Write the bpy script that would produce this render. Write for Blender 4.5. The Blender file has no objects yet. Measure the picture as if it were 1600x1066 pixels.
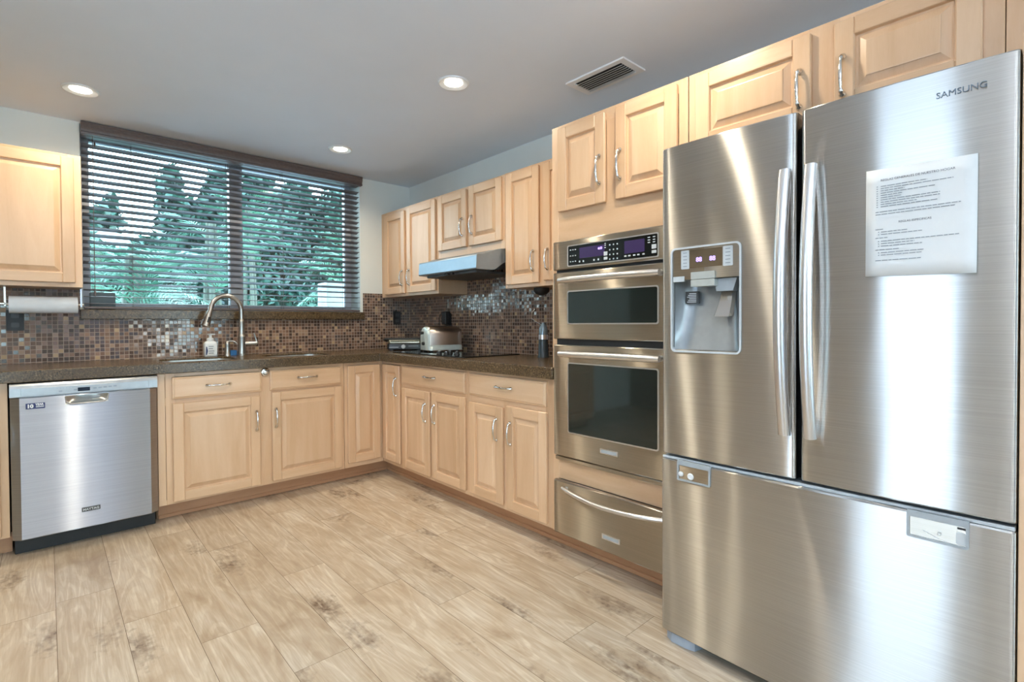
import bpy, bmesh, math, random
from mathutils import Vector, Matrix

random.seed(7)
sc = bpy.context.scene
col = sc.collection
R = math.radians

# ------------------------------------------------------------------ camera
cam_d = bpy.data.cameras.new('camera')
cam = bpy.data.objects.new('camera', cam_d)
col.objects.link(cam)
rx, ux, fw = (Vector((0.73828814, -0.6744638, -0.00540491)),
              Vector((0.01413107, 0.00745567, 0.99987235)),
              Vector((0.67433741, 0.73827028, -0.01503533)))
M = Matrix((rx, ux, -fw)).transposed().to_4x4()
M.translation = (0, 0, 1.15)
cam.matrix_world = M
cam_d.sensor_width = 36
cam_d.lens = 795.624 / 1600 * 36
cam_d.shift_y = -16.9 / 1600
cam_d.clip_start = 0.02
sc.camera = cam

# ------------------------------------------------------------------ world, daylight, exposure
sc.view_settings.view_transform = 'Standard'
sc.view_settings.look = 'None'
sc.view_settings.gamma = 1
sc.view_settings.use_curve_mapping = False
sc.view_settings.exposure = 1.0
w = bpy.data.worlds.new('overcast_sky')
sc.world = w
w.use_nodes = True
nt = w.node_tree
bg = nt.nodes['Background']
tc = nt.nodes.new('ShaderNodeTexCoord')
sp = nt.nodes.new('ShaderNodeSeparateXYZ')
rp = nt.nodes.new('ShaderNodeValToRGB')
nt.links.new(tc.outputs['Generated'], sp.inputs[0])
nt.links.new(sp.outputs['Z'], rp.inputs[0])
nt.links.new(rp.outputs[0], bg.inputs[0])
rp.color_ramp.elements[0].color = (.80, .92, 1, 1)
rp.color_ramp.elements[1].color = (.55, .75, 1, 1)
bg.inputs[1].default_value = 7.0
sc.cycles.use_denoising = True
sc.cycles.max_bounces = 9
sc.cycles.diffuse_bounces = 5
sc.cycles.glossy_bounces = 5
sc.cycles.transparent_max_bounces = 12
sc.cycles.sample_clamp_indirect = 6
sc.cycles.caustics_reflective = False
sc.cycles.caustics_refractive = False


def portal(name, loc, rot, sx, sy):
    l = bpy.data.lights.new(name, 'AREA')
    l.shape = 'RECTANGLE'
    l.size, l.size_y = sx, sy
    l.cycles.is_portal = True
    o = bpy.data.objects.new(name, l)
    o.location = loc
    o.rotation_euler = rot
    col.objects.link(o)


portal('window_daylight', (1.08, 4.375, 1.82), (R(-90), 0, 0), 1.83, 1.14)
portal('patio_daylight', (0.475, -2.86, 1.1), (R(90), 0, 0), .75, 2.2)
portal('patio_daylight', (-1.4, -2.86, 1.1), (R(90), 0, 0), 1.4, 2.2)
portal('patio_daylight', (1.95, -2.86, 1.1), (R(90), 0, 0), .9, 2.2)
portal('side_daylight', (-2.36, 0.8, 1.06), (R(90), 0, R(-90)), 0.9, 2.1)


# ------------------------------------------------------------------ materials
def lin(r, g, b):
    f = lambda v: (v / 255 / 12.92) if v / 255 < .04045 else ((v / 255 + .055) / 1.055) ** 2.4
    return (f(r), f(g), f(b), 1)


class N:
    def __init__(s, name):
        s.m = bpy.data.materials.new(name)
        s.m.use_nodes = True
        s.t = s.m.node_tree
        s.b = s.t.nodes['Principled BSDF']

    def n(s, typ, **k):
        x = s.t.nodes.new('ShaderNode' + typ)
        for a, v in k.items():
            setattr(x, a, v)
        return x

    def put(s, sock, v):
        if isinstance(v, bpy.types.NodeSocket):
            s.t.links.new(v, sock)
        elif v is not None:
            sock.default_value = v

    def math(s, op, a, b=None, c=None):
        x = s.n('Math', operation=op)
        for i, v in enumerate((a, b, c)):
            s.put(x.inputs[i], v)
        return x.outputs[0]

    def pos(s):
        return s.n('NewGeometry').outputs['Position']

    def vm(s, op, a, b=None):
        x = s.n('VectorMath', operation=op)
        s.put(x.inputs[0], a)
        if b is not None:
            s.put(x.inputs[1], b)
        return x.outputs[0]

    def noise(s, v, scale=1, detail=3, rough=.5, dist=0):
        x = s.n('TexNoise')
        s.put(x.inputs['Vector'], v)
        x.inputs['Scale'].default_value = scale
        x.inputs['Detail'].default_value = detail
        x.inputs['Roughness'].default_value = rough
        x.inputs['Distortion'].default_value = dist
        return x.outputs[0]

    def ramp(s, f, stops, interp='LINEAR'):
        x = s.n('ValToRGB')
        s.put(x.inputs[0], f)
        r = x.color_ramp
        r.interpolation = interp
        while len(r.elements) < len(stops):
            r.elements.new(1)
        for e, (p, c) in zip(r.elements, stops):
            e.position = p
            e.color = c if len(c) == 4 else (*c, 1)
        return x.outputs[0]

    def mix(s, f, a, b, mode='MIX'):
        x = s.n('Mix', data_type='RGBA', blend_type=mode)
        s.put(x.inputs[0], f)
        s.put(x.inputs[6], a)
        s.put(x.inputs[7], b)
        return x.outputs[2]

    def bump(s, h, strength=.3, dist=.01):
        x = s.n('Bump')
        x.inputs['Strength'].default_value = strength
        x.inputs['Distance'].default_value = dist
        s.put(x.inputs['Height'], h)
        s.t.links.new(x.outputs[0], s.b.inputs['Normal'])

    def set(s, **k):
        for a, v in k.items():
            s.put(s.b.inputs[a.replace('_', ' ')], v)
        return s


def plain(name, c, rough=.5, metal=0, var=.06, scale=30, **k):
    m = N(name)
    f = m.noise(m.pos(), scale, 3)
    lo = tuple(v * (1 - var) for v in c[:3]) + (1,)
    hi = tuple(min(1, v * (1 + var)) for v in c[:3]) + (1,)
    m.set(Base_Color=m.ramp(f, [(.3, lo), (.7, hi)]), Roughness=rough, Metallic=metal, **k)
    return m.m


def wood(name, base, dark, light, horiz=False, rough=.33):
    m = N(name)
    at = m.n('Attribute', attribute_name='tone')
    off = m.vm('SCALE', at.outputs['Vector'])
    off.node.inputs['Scale'].default_value = 37.0
    p = m.vm('ADD', m.pos(), off)
    s = (1.6, 1.6, 13) if horiz else (11, 11, 1.1)
    g = m.noise(m.vm('MULTIPLY', p, s), 1, 5, .55, .6)
    s2 = (60, 60, 260) if horiz else (260, 260, 30)
    fine = m.noise(m.vm('MULTIPLY', p, s2), 1, 2)
    big = m.noise(m.vm('MULTIPLY', p, (1.3, 1.3, 6) if horiz else (6, 6, 1.3)), 1, 2)
    c = m.ramp(g, [(.25, dark), (.5, base), (.75, light)])
    c = m.mix(.08, c, m.ramp(fine, [(.35, dark), (.65, light)]))
    c = m.mix(m.math('MULTIPLY', big, .35), c, dark)
    tv = m.ramp(at.outputs['Fac'], [(0, (.88, .86, .84, 1)), (1, (1, 1, 1, 1))])
    c = m.mix(1, c, tv, 'MULTIPLY')
    m.set(Base_Color=c, Roughness=rough, Coat_Weight=.25, Coat_Roughness=.2)
    m.bump(fine, .04, .002)
    return m.m


WB, WD, WL = lin(217, 182, 147), lin(204, 167, 131), lin(228, 198, 166)
MW = wood('maple_vertical_grain', WB, WD, WL)
MWH = wood('maple_horizontal_grain', WB, WD, WL, True)
MTOE = wood('toe_board_wood', lin(186, 140, 104), lin(164, 116, 82), lin(204, 160, 122), True, .45)


def steel(name, c, rough=.25, wob=.0, wide=.5):
    """metal brushed sideways: reflections stay sharp across and are drawn out up and down"""
    m = N(name)
    p = m.pos()
    br = m.noise(m.vm('MULTIPLY', p, (3, 3, 420)), 1, 3)
    c2 = tuple(v * .9 for v in c[:3]) + (1,)
    colr = m.ramp(br, [(.35, c2), (.65, c)])
    t = m.n('Tangent', direction_type='RADIAL', axis='Z')
    bp = m.n('Bump')
    bp.inputs['Strength'].default_value = wob
    bp.inputs['Distance'].default_value = .02
    m.put(bp.inputs['Height'], m.noise(m.vm('MULTIPLY', p, (1, 5, 1.6)), 1, 1))
    lobes = []
    for r_, an in ((rough, .72), (rough + .08, .86)):
        g = m.n('BsdfAnisotropic')
        m.put(g.inputs['Color'], colr)
        g.inputs['Roughness'].default_value = r_
        g.inputs['Anisotropy'].default_value = an
        m.t.links.new(t.outputs[0], g.inputs['Tangent'])
        m.t.links.new(bp.outputs[0], g.inputs['Normal'])
        lobes.append(g)
    mx = m.n('MixShader')
    mx.inputs[0].default_value = wide
    m.t.links.new(lobes[0].outputs[0], mx.inputs[1])
    m.t.links.new(lobes[1].outputs[0], mx.inputs[2])
    m.t.links.new(mx.outputs[0], m.t.nodes['Material Output'].inputs[0])
    m.t.nodes.remove(m.b)
    return m.m


STEEL = steel('brushed_stainless_steel', lin(212, 209, 205), .25, .10)
STEELD = steel('warm_brushed_steel', lin(196, 186, 172), .25, .05)
STEELW = steel('dishwasher_steel', lin(206, 212, 221), .25, .06)
CHROME = plain('polished_nickel', (.72, .70, .67), .14, 1, .03)
NICKEL = plain('brushed_nickel', (.46, .44, .41), .3, 1, .05)
BASIN = plain('sink_steel', (.62, .62, .60), .3, 1, .05)
HANDLE = plain('bar_handle_steel', lin(222, 222, 224), .3, 1, .02)
BLACKG = plain('black_glass', (.006, .008, .009), .06, 0, .02, Specular_IOR_Level=.6)
OVENG = plain('dark_oven_glass', (.010, .018, .017), .05, 0, .1, 4, Specular_IOR_Level=.75)
BLACK = plain('black_plastic', (.012, .013, .014), .55)
DKGREY = plain('dark_grey_plastic', (.05, .052, .055), .45)
GREY = plain('grey_plastic', lin(160, 168, 174), .4)
LTGREY = plain('light_grey_plastic', lin(196, 203, 208), .35)
SILVERP = plain('silver_painted_panel', lin(166, 169, 173), .32, .7)
WHITE = plain('white_plastic', lin(225, 228, 230), .4, 0, .02)
BLUE = plain('blue_plastic', lin(60, 120, 190), .5)
NAVY = plain('navy_print', lin(28, 40, 92), .5)
INK = plain('printed_ink', lin(84, 90, 102), .7)
INKG = plain('grey_ink', lin(138, 146, 154), .7)
PAPERM = plain('white_paper', lin(228, 232, 234), .75, 0, .01)
SPONGE = plain('blue_sponge', lin(70, 130, 190), .9, 0, .2, 300)
BROWNBLIND = plain('dark_brown_blind_slats', lin(96, 84, 82), .38, 0, .12, 60)
ALU = plain('white_window_frame', lin(200, 200, 206), .4, .1)
PAINT = plain('pale_wall_paint', lin(222, 227, 224), .7, 0, .012, 6)
CEIL = plain('ceiling_paint', lin(222, 231, 243), .8, 0, .012, 4)
BEIGE = plain('beige_wall_paint', lin(208, 200, 188), .7, 0, .03, 6)
TAUPE = plain('taupe_wall_paint', lin(160, 146, 130), .7, 0, .03, 6)
CREAM = plain('cream_door_casing', lin(252, 238, 186), .45, 0, .02)
VENTM = plain('vent_enamel', lin(236, 237, 239), .45, 0, .02)


def emit(name, c, s):
    m = N(name)
    m.set(Base_Color=(.02, .02, .02, 1), Emission_Color=c, Emission_Strength=s, Roughness=.2)
    return m.m


LAMP = emit('lamp_lens_glow', (1, .93, .78, 1), 9)
DIGIT = emit('violet_digits', lin(150, 130, 255), 2.2)
SCREEN = emit('purple_display', lin(84, 48, 140), .16)


def granite():
    m = N('brown_speckled_granite')
    p = m.pos()
    a = m.noise(p, 130, 4, .7)
    b = m.noise(p, 75, 3)
    c = m.ramp(a, [(.38, lin(20, 16, 12)), (.46, lin(78, 63, 44)), (.58, lin(102, 83, 58)), (.68, lin(150, 130, 98))])
    c = m.mix(m.ramp(b, [(.4, (0, 0, 0, 1)), (.65, (.6, .6, .6, 1))]), c, lin(70, 56, 40))
    m.set(Base_Color=c, Roughness=.26, Specular_IOR_Level=.5)
    return m.m


GRAN = granite()


def mosaic():
    m = N('brown_glass_mosaic')
    s = m.n('SeparateXYZ')
    m.put(s.inputs[0], m.pos())
    T = .0245
    u = m.math('DIVIDE', m.math('ADD', s.outputs[0], s.outputs[1]), T)
    v = m.math('DIVIDE', s.outputs[2], T)
    cb = m.n('CombineXYZ')
    m.put(cb.inputs[0], m.math('FLOOR', u))
    m.put(cb.inputs[1], m.math('FLOOR', v))
    wn = m.n('TexWhiteNoise', noise_dimensions='2D')
    m.put(wn.inputs['Vector'], cb.outputs[0])
    fu = m.math('ABSOLUTE', m.math('SUBTRACT', m.math('FRACT', u), .5))
    fv = m.math('ABSOLUTE', m.math('SUBTRACT', m.math('FRACT', v), .5))
    e = m.math('MAXIMUM', fu, fv)
    mask = m.ramp(e, [(.42, (0, 0, 0, 1)), (.45, (1, 1, 1, 1))])
    tile = m.ramp(wn.outputs['Value'], [
        (0, lin(42, 28, 24)), (.24, lin(62, 42, 34)), (.42, lin(86, 62, 50)), (.60, lin(112, 84, 68)),
        (.76, lin(134, 104, 86)), (.88, lin(150, 122, 100)), (.96, lin(178, 150, 112))], 'CONSTANT')
    streak = m.noise(m.vm('MULTIPLY', m.pos(), (60, 60, 300)), 1, 2)
    tile = m.mix(m.math('MULTIPLY', streak, .3), tile, lin(150, 126, 108))
    c = m.mix(mask, tile, lin(164, 144, 130))
    m.set(Base_Color=c, Roughness=m.math('ADD', m.math('MULTIPLY', mask, .6), .12), Specular_IOR_Level=.6)
    # every small tile is set at its own slight tilt
    t = m.vm('SCALE', m.vm('SUBTRACT', wn.outputs['Color'], (.5, .5, .5)))
    t.node.inputs['Scale'].default_value = .07
    nn = m.vm('NORMALIZE', m.vm('ADD', m.n('NewGeometry').outputs['Normal'], t))
    bp = m.n('Bump')
    bp.invert = True
    bp.inputs['Strength'].default_value = .5
    bp.inputs['Distance'].default_value = .002
    m.put(bp.inputs['Height'], mask)
    m.put(bp.inputs['Normal'], nn)
    m.t.links.new(bp.outputs[0], m.b.inputs['Normal'])
    return m.m


MOS = mosaic()


def oak():
    m = N('light_oak_laminate')
    at = m.n('Attribute', attribute_name='tone')
    off = m.vm('SCALE', at.outputs['Vector'])
    off.node.inputs['Scale'].default_value = 91.0
    p = m.vm('ADD', m.pos(), off)
    wv = m.noise(m.vm('MULTIPLY', p, (8, 1.1, 1)), 1, 2, .5, .4)
    rings = m.math('SINE', m.math('MULTIPLY', wv, 70))
    fine = m.noise(m.vm('MULTIPLY', p, (190, 9, 1)), 1, 3)
    blotch = m.noise(m.vm('MULTIPLY', p, (7, 2.4, 1)), 1, 4, .6, .8)
    mid = m.noise(m.vm('MULTIPLY', p, (42, 2.2, 1)), 1, 4, .6, .5)
    c = m.ramp(blotch, [(.26, lin(164, 145, 123)), (.42, lin(193, 178, 157)), (.58, lin(209, 198, 180)), (.8, lin(219, 212, 200))])
    c = m.mix(m.math('MULTIPLY', m.ramp(mid, [(.36, (1, 1, 1, 1)), (.56, (0, 0, 0, 1))]), .4), c, lin(160, 138, 112))
    c = m.mix(m.math('MULTIPLY', m.ramp(rings, [(.1, (1, 1, 1, 1)), (.75, (0, 0, 0, 1))]), .26), c, lin(148, 122, 96))
    c = m.mix(m.math('MULTIPLY', m.ramp(fine, [(.35, (1, 1, 1, 1)), (.6, (0, 0, 0, 1))]), .32), c, lin(166, 144, 116))
    vo = m.n('TexVoronoi')
    wob = m.vm('SCALE', m.n('TexNoise').outputs['Color'])
    wob.node.inputs['Scale'].default_value = .5
    m.put(wob.node.inputs[0].links[0].from_node.inputs['Vector'], m.vm('MULTIPLY', p, (10, 8, 1)))
    m.put(vo.inputs['Vector'], m.vm('ADD', m.vm('MULTIPLY', p, (5.2, 2.3, 1)), wob))
    vo.inputs['Scale'].default_value = 1
    keep = m.math('GREATER_THAN', m.math('FRACT', m.math('MULTIPLY', vo.outputs['Color'], 7.3)), .45)
    kn = m.math('MULTIPLY', m.ramp(vo.outputs['Distance'], [(.05, (1, 1, 1, 1)), (.15, (.62, .62, .62, 1)), (.38, (0, 0, 0, 1))]), keep)
    kn = m.math('MULTIPLY', kn, m.ramp(m.noise(m.vm('MULTIPLY', p, (38, 16, 1)), 1, 3), [(.34, (.15, .15, .15, 1)), (.54, (1, 1, 1, 1))]))
    c = m.mix(m.math('MULTIPLY', kn, .95), c, lin(92, 70, 54))
    c = m.mix(1, c, m.ramp(at.outputs['Fac'], [(0, (.84, .83, .82, 1)), (1, (1, 1, 1, 1))]), 'MULTIPLY')
    m.set(Base_Color=c, Roughness=.36)
    m.bump(fine, .05, .002)
    return m.m


OAK = oak()


def glass(name, tint):
    m = N(name)
    tr = m.n('BsdfTransparent')
    tr.inputs[0].default_value = tint
    gl = m.n('BsdfGlossy')
    gl.inputs['Roughness'].default_value = .02
    fr = m.n('Fresnel')
    fr.inputs[0].default_value = 1.45
    mx = m.n('MixShader')
    m.put(mx.inputs[0], fr.outputs[0])
    m.t.links.new(tr.outputs[0], mx.inputs[1])
    m.t.links.new(gl.outputs[0], mx.inputs[2])
    m.t.links.new(mx.outputs[0], m.t.nodes['Material Output'].inputs[0])
    m.t.nodes.remove(m.b)
    return m.m


GLASS = glass('window_glass', (.86, .95, .95, 1))
TINTG = glass('tinted_glass', (.80, .84, .88, 1))
TINTD = glass('dark_tinted_glass', (.30, .33, .37, 1))
CLEAR = glass('clear_plastic', (.75, .85, .92, 1))


def leaf(name, a, b):
    m = N(name)
    f = m.noise(m.pos(), 3, 3)
    m.set(Base_Color=m.ramp(f, [(.3, a), (.7, b)]), Roughness=.4)
    return m.m


LEAF = leaf('palm_leaf_green', lin(36, 82, 66), lin(84, 136, 106))
LEAF2 = leaf('hedge_leaf_green', lin(24, 52, 46), lin(56, 94, 80))
STEM = plain('palm_stem', lin(62, 70, 58), .6, 0, .2)
GROUND = plain('pale_paving', lin(206, 210, 214), .9, 0, .2, 3)
STUCCO = plain('white_stucco', lin(186, 188, 186), .8, 0, .04, 12)
ROOF = plain('grey_roof', lin(120, 116, 114), .8, 0, .1, 8)

# ------------------------------------------------------------------ mesh helpers
ORG = {}


class MB:
    def __init__(s):
        s.bm = bmesh.new()
        s.tl = s.bm.faces.layers.float.new('tone')
        s.mi = 0
        s.t = .5

    def f(s, vs):
        try:
            x = s.bm.faces.new(vs)
        except ValueError:
            return None
        x.material_index = s.mi
        x[s.tl] = s.t
        return x

    def v(s, *p):
        return s.bm.verts.new(p)

    def box(s, x0, x1, y0, y1, z0, z1, bv=0):
        x0, x1 = sorted((x0, x1)); y0, y1 = sorted((y0, y1)); z0, z1 = sorted((z0, z1))
        q = [s.v(x, y, z) for x in (x0, x1) for y in (y0, y1) for z in (z0, z1)]
        fs = [s.f([q[i] for i in k]) for k in ((0, 1, 3, 2), (4, 6, 7, 5), (0, 4, 5, 1), (2, 3, 7, 6), (0, 2, 6, 4), (1, 5, 7, 3))]
        if bv:
            es = {e for x in fs for e in x.edges}
            r = bmesh.ops.bevel(s.bm, geom=list(es), offset=bv, segments=1, affect='EDGES', profile=.5)
            for x in r['faces']:
                x.material_index = s.mi
                x[s.tl] = s.t

    def loops(s, rings, cap0=True, cap1=True, closed=True):
        vs = [[s.v(*p) for p in r] for r in rings]
        n = len(vs[0])
        for a, b in zip(vs, vs[1:]):
            for i in range(n if closed else n - 1):
                j = (i + 1) % n
                s.f([a[i], a[j], b[j], b[i]])
        if cap0:
            s.f(vs[0][::-1])
        if cap1:
            s.f(vs[-1])
        return vs

    def tube(s, path, rad, n=10, sx=1.0, caps=True):
        P = [Vector(p) for p in path]
        if not isinstance(rad, (list, tuple)):
            rad = [rad] * len(P)
        t = (P[1] - P[0]).normalized()
        up = Vector((0, 0, 1)) if abs(t.z) < .9 else Vector((1, 0, 0))
        a = t.cross(up).normalized()
        rings = []
        for i, p in enumerate(P):
            d = (P[min(i + 1, len(P) - 1)] - P[max(i - 1, 0)]).normalized()
            a = (a - d * a.dot(d)).normalized()
            b = d.cross(a)
            rings.append([p + a * (rad[i] * sx * math.cos(2 * math.pi * k / n)) + b * (rad[i] * math.sin(2 * math.pi * k / n)) for k in range(n)])
        s.loops(rings, caps, caps)

    def lathe(s, prof, c=(0, 0, 0), n=24, ax=None):
        q = Vector((0, 0, 1)).rotation_difference(Vector(ax)).to_matrix() if ax else Matrix.Identity(3)
        rings = []
        for r, z in prof:
            r = max(r, 1e-5)
            rings.append([Vector(c) + q @ Vector((r * math.cos(2 * math.pi * k / n), r * math.sin(2 * math.pi * k / n), z)) for k in range(n)])
        s.loops(rings)

    def plate(s, o, pts, d0, d1):
        """outline pts (u, z) extruded between depths d0 and d1 (o: 'x' face looks to -x, 'y' to -y, 'z' flat)"""
        s.loops([[m3(o, u, d, z) for u, z in pts] for d in (d0, d1)])

    def ring(s, o, outer, inner, d0, d1):
        """a frame: outline with a hole"""
        s.loops([[m3(o, u, d0, z) for u, z in outer], [m3(o, u, d1, z) for u, z in outer],
                 [m3(o, u, d1, z) for u, z in inner], [m3(o, u, d0, z) for u, z in inner],
                 [m3(o, u, d0, z) for u, z in outer]], False, False)


def m3(o, u, d, z):
    return (d, u, z) if o == 'x' else (u, d, z) if o == 'y' else (u, z, d)


def rr(u0, u1, z0, z1, r, n=5):
    u0, u1 = sorted((u0, u1)); z0, z1 = sorted((z0, z1))
    out = []
    for cx, cz, a in ((u1 - r, z1 - r, 0), (u0 + r, z1 - r, 90), (u0 + r, z0 + r, 180), (u1 - r, z0 + r, 270)):
        for k in range(n + 1):
            t = R(a + 90 * k / n)
            out.append((cx + r * math.cos(t), cz + r * math.sin(t)))
    return out


def bx(mb, o, u0, u1, d0, d1, z0, z1, bv=0):
    if o == 'x':
        mb.box(d0, d1, u0, u1, z0, z1, bv)
    elif o == 'y':
        mb.box(u0, u1, d0, d1, z0, z1, bv)


def obj(name, mb, mats, parent=None, smooth=False, local=False, sharp=40, tag_=None):
    bm = mb.bm
    bmesh.ops.remove_doubles(bm, verts=bm.verts, dist=1e-6)
    bmesh.ops.recalc_face_normals(bm, faces=bm.faces)
    org = ORG.get(parent.name, Vector()) if parent else Vector()
    if not local and org.length:
        bmesh.ops.translate(bm, vec=-org, verts=bm.verts)
    if smooth:
        for f in bm.faces:
            f.smooth = True
        for e in bm.edges:
            if len(e.link_faces) == 2 and e.calc_face_angle(0) > R(sharp):
                e.smooth = False
    me = bpy.data.meshes.new(name)
    bm.to_mesh(me)
    bm.free()
    for m in (mats if isinstance(mats, (list, tuple)) else [mats]):
        me.materials.append(m)
    o = bpy.data.objects.new(name, me)
    col.objects.link(o)
    if parent:
        o.parent = parent
    ORG[o.name] = Vector() if local else org
    return o


def tag(o, label, cat, group=None):
    o['label'] = label
    o['category'] = cat
    if group:
        o['group'] = group
    return o


def thing(name, label, cat, loc=(0, 0, 0), rz=0, group=None):
    o = bpy.data.objects.new(name, None)
    o.empty_display_size = .05
    o.location = loc
    o.rotation_euler = (0, 0, rz)
    col.objects.link(o)
    ORG[o.name] = Vector() if rz else Vector(loc)
    return tag(o, label, cat, group)


def struct(name, mb, m, **k):
    o = obj(name, mb, m, **k)
    o['kind'] = 'structure'
    return o


def words(mb, s, size, o, u, d, z, align='LEFT', depth=.0006, bold=0, shear=0):
    """raised lettering on a face that looks to -x or -y; (u, z) is the baseline start (or centre)"""
    cu = bpy.data.curves.new('lettering', 'FONT')
    cu.body = s
    cu.size = size
    cu.align_x = align
    cu.extrude = depth
    cu.offset = bold
    cu.shear = shear
    cu.resolution_u = 3
    t = bpy.data.objects.new('lettering', cu)
    me = bpy.data.meshes.new_from_object(t)
    ud = Vector((0, -1, 0)) if o == 'x' else Vector((1, 0, 0))
    nd = Vector((-1, 0, 0)) if o == 'x' else Vector((0, -1, 0))
    base = Vector(m3(o, u, d, z))
    for v in me.vertices:
        p = v.co.copy()
        v.co = base + ud * p.x + Vector((0, 0, 1)) * p.y + nd * p.z
    k = len(mb.bm.faces)
    mb.bm.from_mesh(me)
    mb.bm.faces.ensure_lookup_table()
    for f in mb.bm.faces[k:]:
        f.material_index = mb.mi
    bpy.data.objects.remove(t)
    bpy.data.curves.remove(cu)
    bpy.data.meshes.remove(me)


# ------------------------------------------------------------------ room shell
XR, YB, ZC = 2.49, 4.124, 2.40
XL, YF = -2.3, -2.8

b = MB()
k0 = -13
joint = {1: 2.44, 2: 2.10, 3: 1.712, 4: 2.408, 5: 2.02, 6: 1.725, 7: 1.218, 8: 2.3, 9: 1.5, 0: 1.60, -1: 2.75}
b.t = .3
b.mi = 1
b.box(XL, XR, YF, YB, -.06, -.0025)
b.mi = 0
L = 1.215
for k in range(k0, 14):
    x0, x1 = .011 + .1915 * k, .011 + .1915 * (k + 1)
    x0, x1 = max(x0, XL), min(x1, XR)
    if x1 - x0 < .01:
        continue
    j = joint.get(k, random.uniform(0, L))
    y = j - L * math.ceil((j - YF) / L)
    while y < YB:
        a, c = max(y, YF), min(y + L, YB)
        y += L
        if c - a < .01:
            continue
        b.t = random.random()
        g = .0007
        b.f([b.v(x0 + g, a + g, 0), b.v(x1 - g, a + g, 0), b.v(x1 - g, c - g, 0), b.v(x0 + g, c - g, 0)])
        q = b.bm.faces
struct('floor', b, [OAK, plain('plank_gap', lin(96, 76, 58), .8)])

b = MB(); b.box(XL - .1, XR + .1, YF - .1, YB + .26, ZC, ZC + .12)
struct('ceiling', b, CEIL)

WX0, WX1, WZ0, WZ1 = .165, 2.0, 1.245, 2.392
b = MB()
b.box(XL, WX0, YB, YB + .26, 0, ZC)
b.box(WX1, XR + .1, YB, YB + .26, 0, ZC)
b.box(WX0, WX1, YB, YB + .26, 0, WZ0 - .06)
b.box(WX0, WX1, YB, YB + .26, WZ1, ZC)
struct('wall_back', b, PAINT)
b = MB(); b.box(XR, XR + .1, YF, YB, 0, ZC)
struct('wall_right', b, PAINT)
b = MB()
DY0, DY1 = .35, 1.25
b.box(XL - .1, XL, YF, DY0, 0, ZC)
b.box(XL - .1, XL, DY1, YB, 0, ZC)
b.box(XL - .1, XL, DY0, DY1, 2.1, ZC)
struct('wall_left', b, TAUPE)
b = MB()
PX = [(-2.1, -.7), (.10, .85), (1.5, 2.4)]
for a, c in ((XL - .1, -2.1), (-.7, .10), (.85, 1.5), (2.4, XR + .1)):
    b.box(a, c, YF - .1, YF, 0, ZC)
for a, c in PX:
    b.box(a, c, YF - .1, YF, 2.2, ZC)
struct('wall_front', b, BEIGE)


def glazed(name, o, u0, u1, d, z0, z1, mull=(), gm=None):
    t = bpy.data.objects.new(name, None)
    t.location = m3(o, (u0 + u1) / 2, d, z0)
    col.objects.link(t)
    ORG[name] = Vector(t.location)
    t['kind'] = 'structure'
    fr = MB()
    w_ = .05
    bx(fr, o, u0, u0 + w_, d - .03, d + .03, z0, z1, .003)
    bx(fr, o, u1 - w_, u1, d - .03, d + .03, z0, z1, .003)
    bx(fr, o, u0 + w_, u1 - w_, d - .03, d + .03, z0, z0 + w_, .003)
    bx(fr, o, u0 + w_, u1 - w_, d - .03, d + .03, z1 - w_, z1, .003)
    obj('window_frame', fr, ALU, t)
    edges = [u0 + w_] + list(mull) + [u1 - w_]
    for m in mull:
        mm = MB()
        bx(mm, o, m - .045, m + .045, d - .032, d + .032, z0 + w_, z1 - w_, .004)
        obj('mullion', mm, ALU, t)
    for a, c in zip(edges, edges[1:]):
        p = MB()
        bx(p, o, a + (.045 if a in mull else 0), c - (.045 if c in mull else 0), d - .003, d + .003, z0 + w_, z1 - w_)
        obj('pane', p, gm or GLASS, t)
    return t


glazed('window_1', 'y', WX0, WX1, 4.335, WZ0, WZ1, (1.08,))
glazed('window_2', 'x', DY0, DY1, XL - .05, .0, 2.1, gm=TINTG)
glazed('window_3', 'y', *PX[0], YF - .05, .0, 2.2, (-1.4,))
glazed('window_4', 'y', *PX[1], YF - .05, .0, 2.2, gm=TINTD)
glazed('window_5', 'y', *PX[2], YF - .05, .0, 2.2)
# unseen closed door added in the left wall, cream casings for the steel to reflect
t = bpy.data.objects.new('door_1', None); t.location = (XL, 2.8, 0); col.objects.link(t); ORG['door_1'] = Vector(t.location); t['kind'] = 'structure'
b = MB()
for y in (2.515, 3.28):
    b.box(XL, XL + .025, y, y + .085, 0, 2.12, .004)
b.box(XL, XL + .025, 2.515, 3.365, 2.12, 2.2, .004)
obj('door_casing', b, CREAM, t)
b = MB(); b.box(XL, XL + .012, 2.6, 3.28, .005, 2.12); obj('door_panel', b, TAUPE, t)

# backsplash mosaic on both walls
b = MB()
ts = .008
b.box(-.78, WX0 - .012, YB - ts, YB, .926, 1.41)
b.box(WX0 - .012, WX1 + .022, YB - ts, YB, .926, 1.185)
b.box(WX1 + .022, XR, YB - ts, YB, .926, 1.41)
b.box(XR - ts, XR, 1.76, YB - ts, .926, 1.66)
struct('trim_1', b, MOS)
b = MB(); b.box(.153, 2.022, 4.088, 4.3, 1.185, WZ0, .003)
struct('trim_2', b, GRAN)
# toe boards
b = MB(); b.box(.47, 1.98, 3.62, 3.634, 0, .1); b.box(.47, 1.97, 3.612, 3.62, 0, .022, .003); b.box(-.75, -.145, 3.62, 3.634, 0, .1)
struct('baseboard_back', b, MTOE)
b = MB(); b.box(1.965, 1.979, 1.03, 3.619, 0, .1); b.box(1.957, 1.965, 1.03, 3.61, 0, .022, .003)
struct('baseboard_right', b, MTOE)


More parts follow.
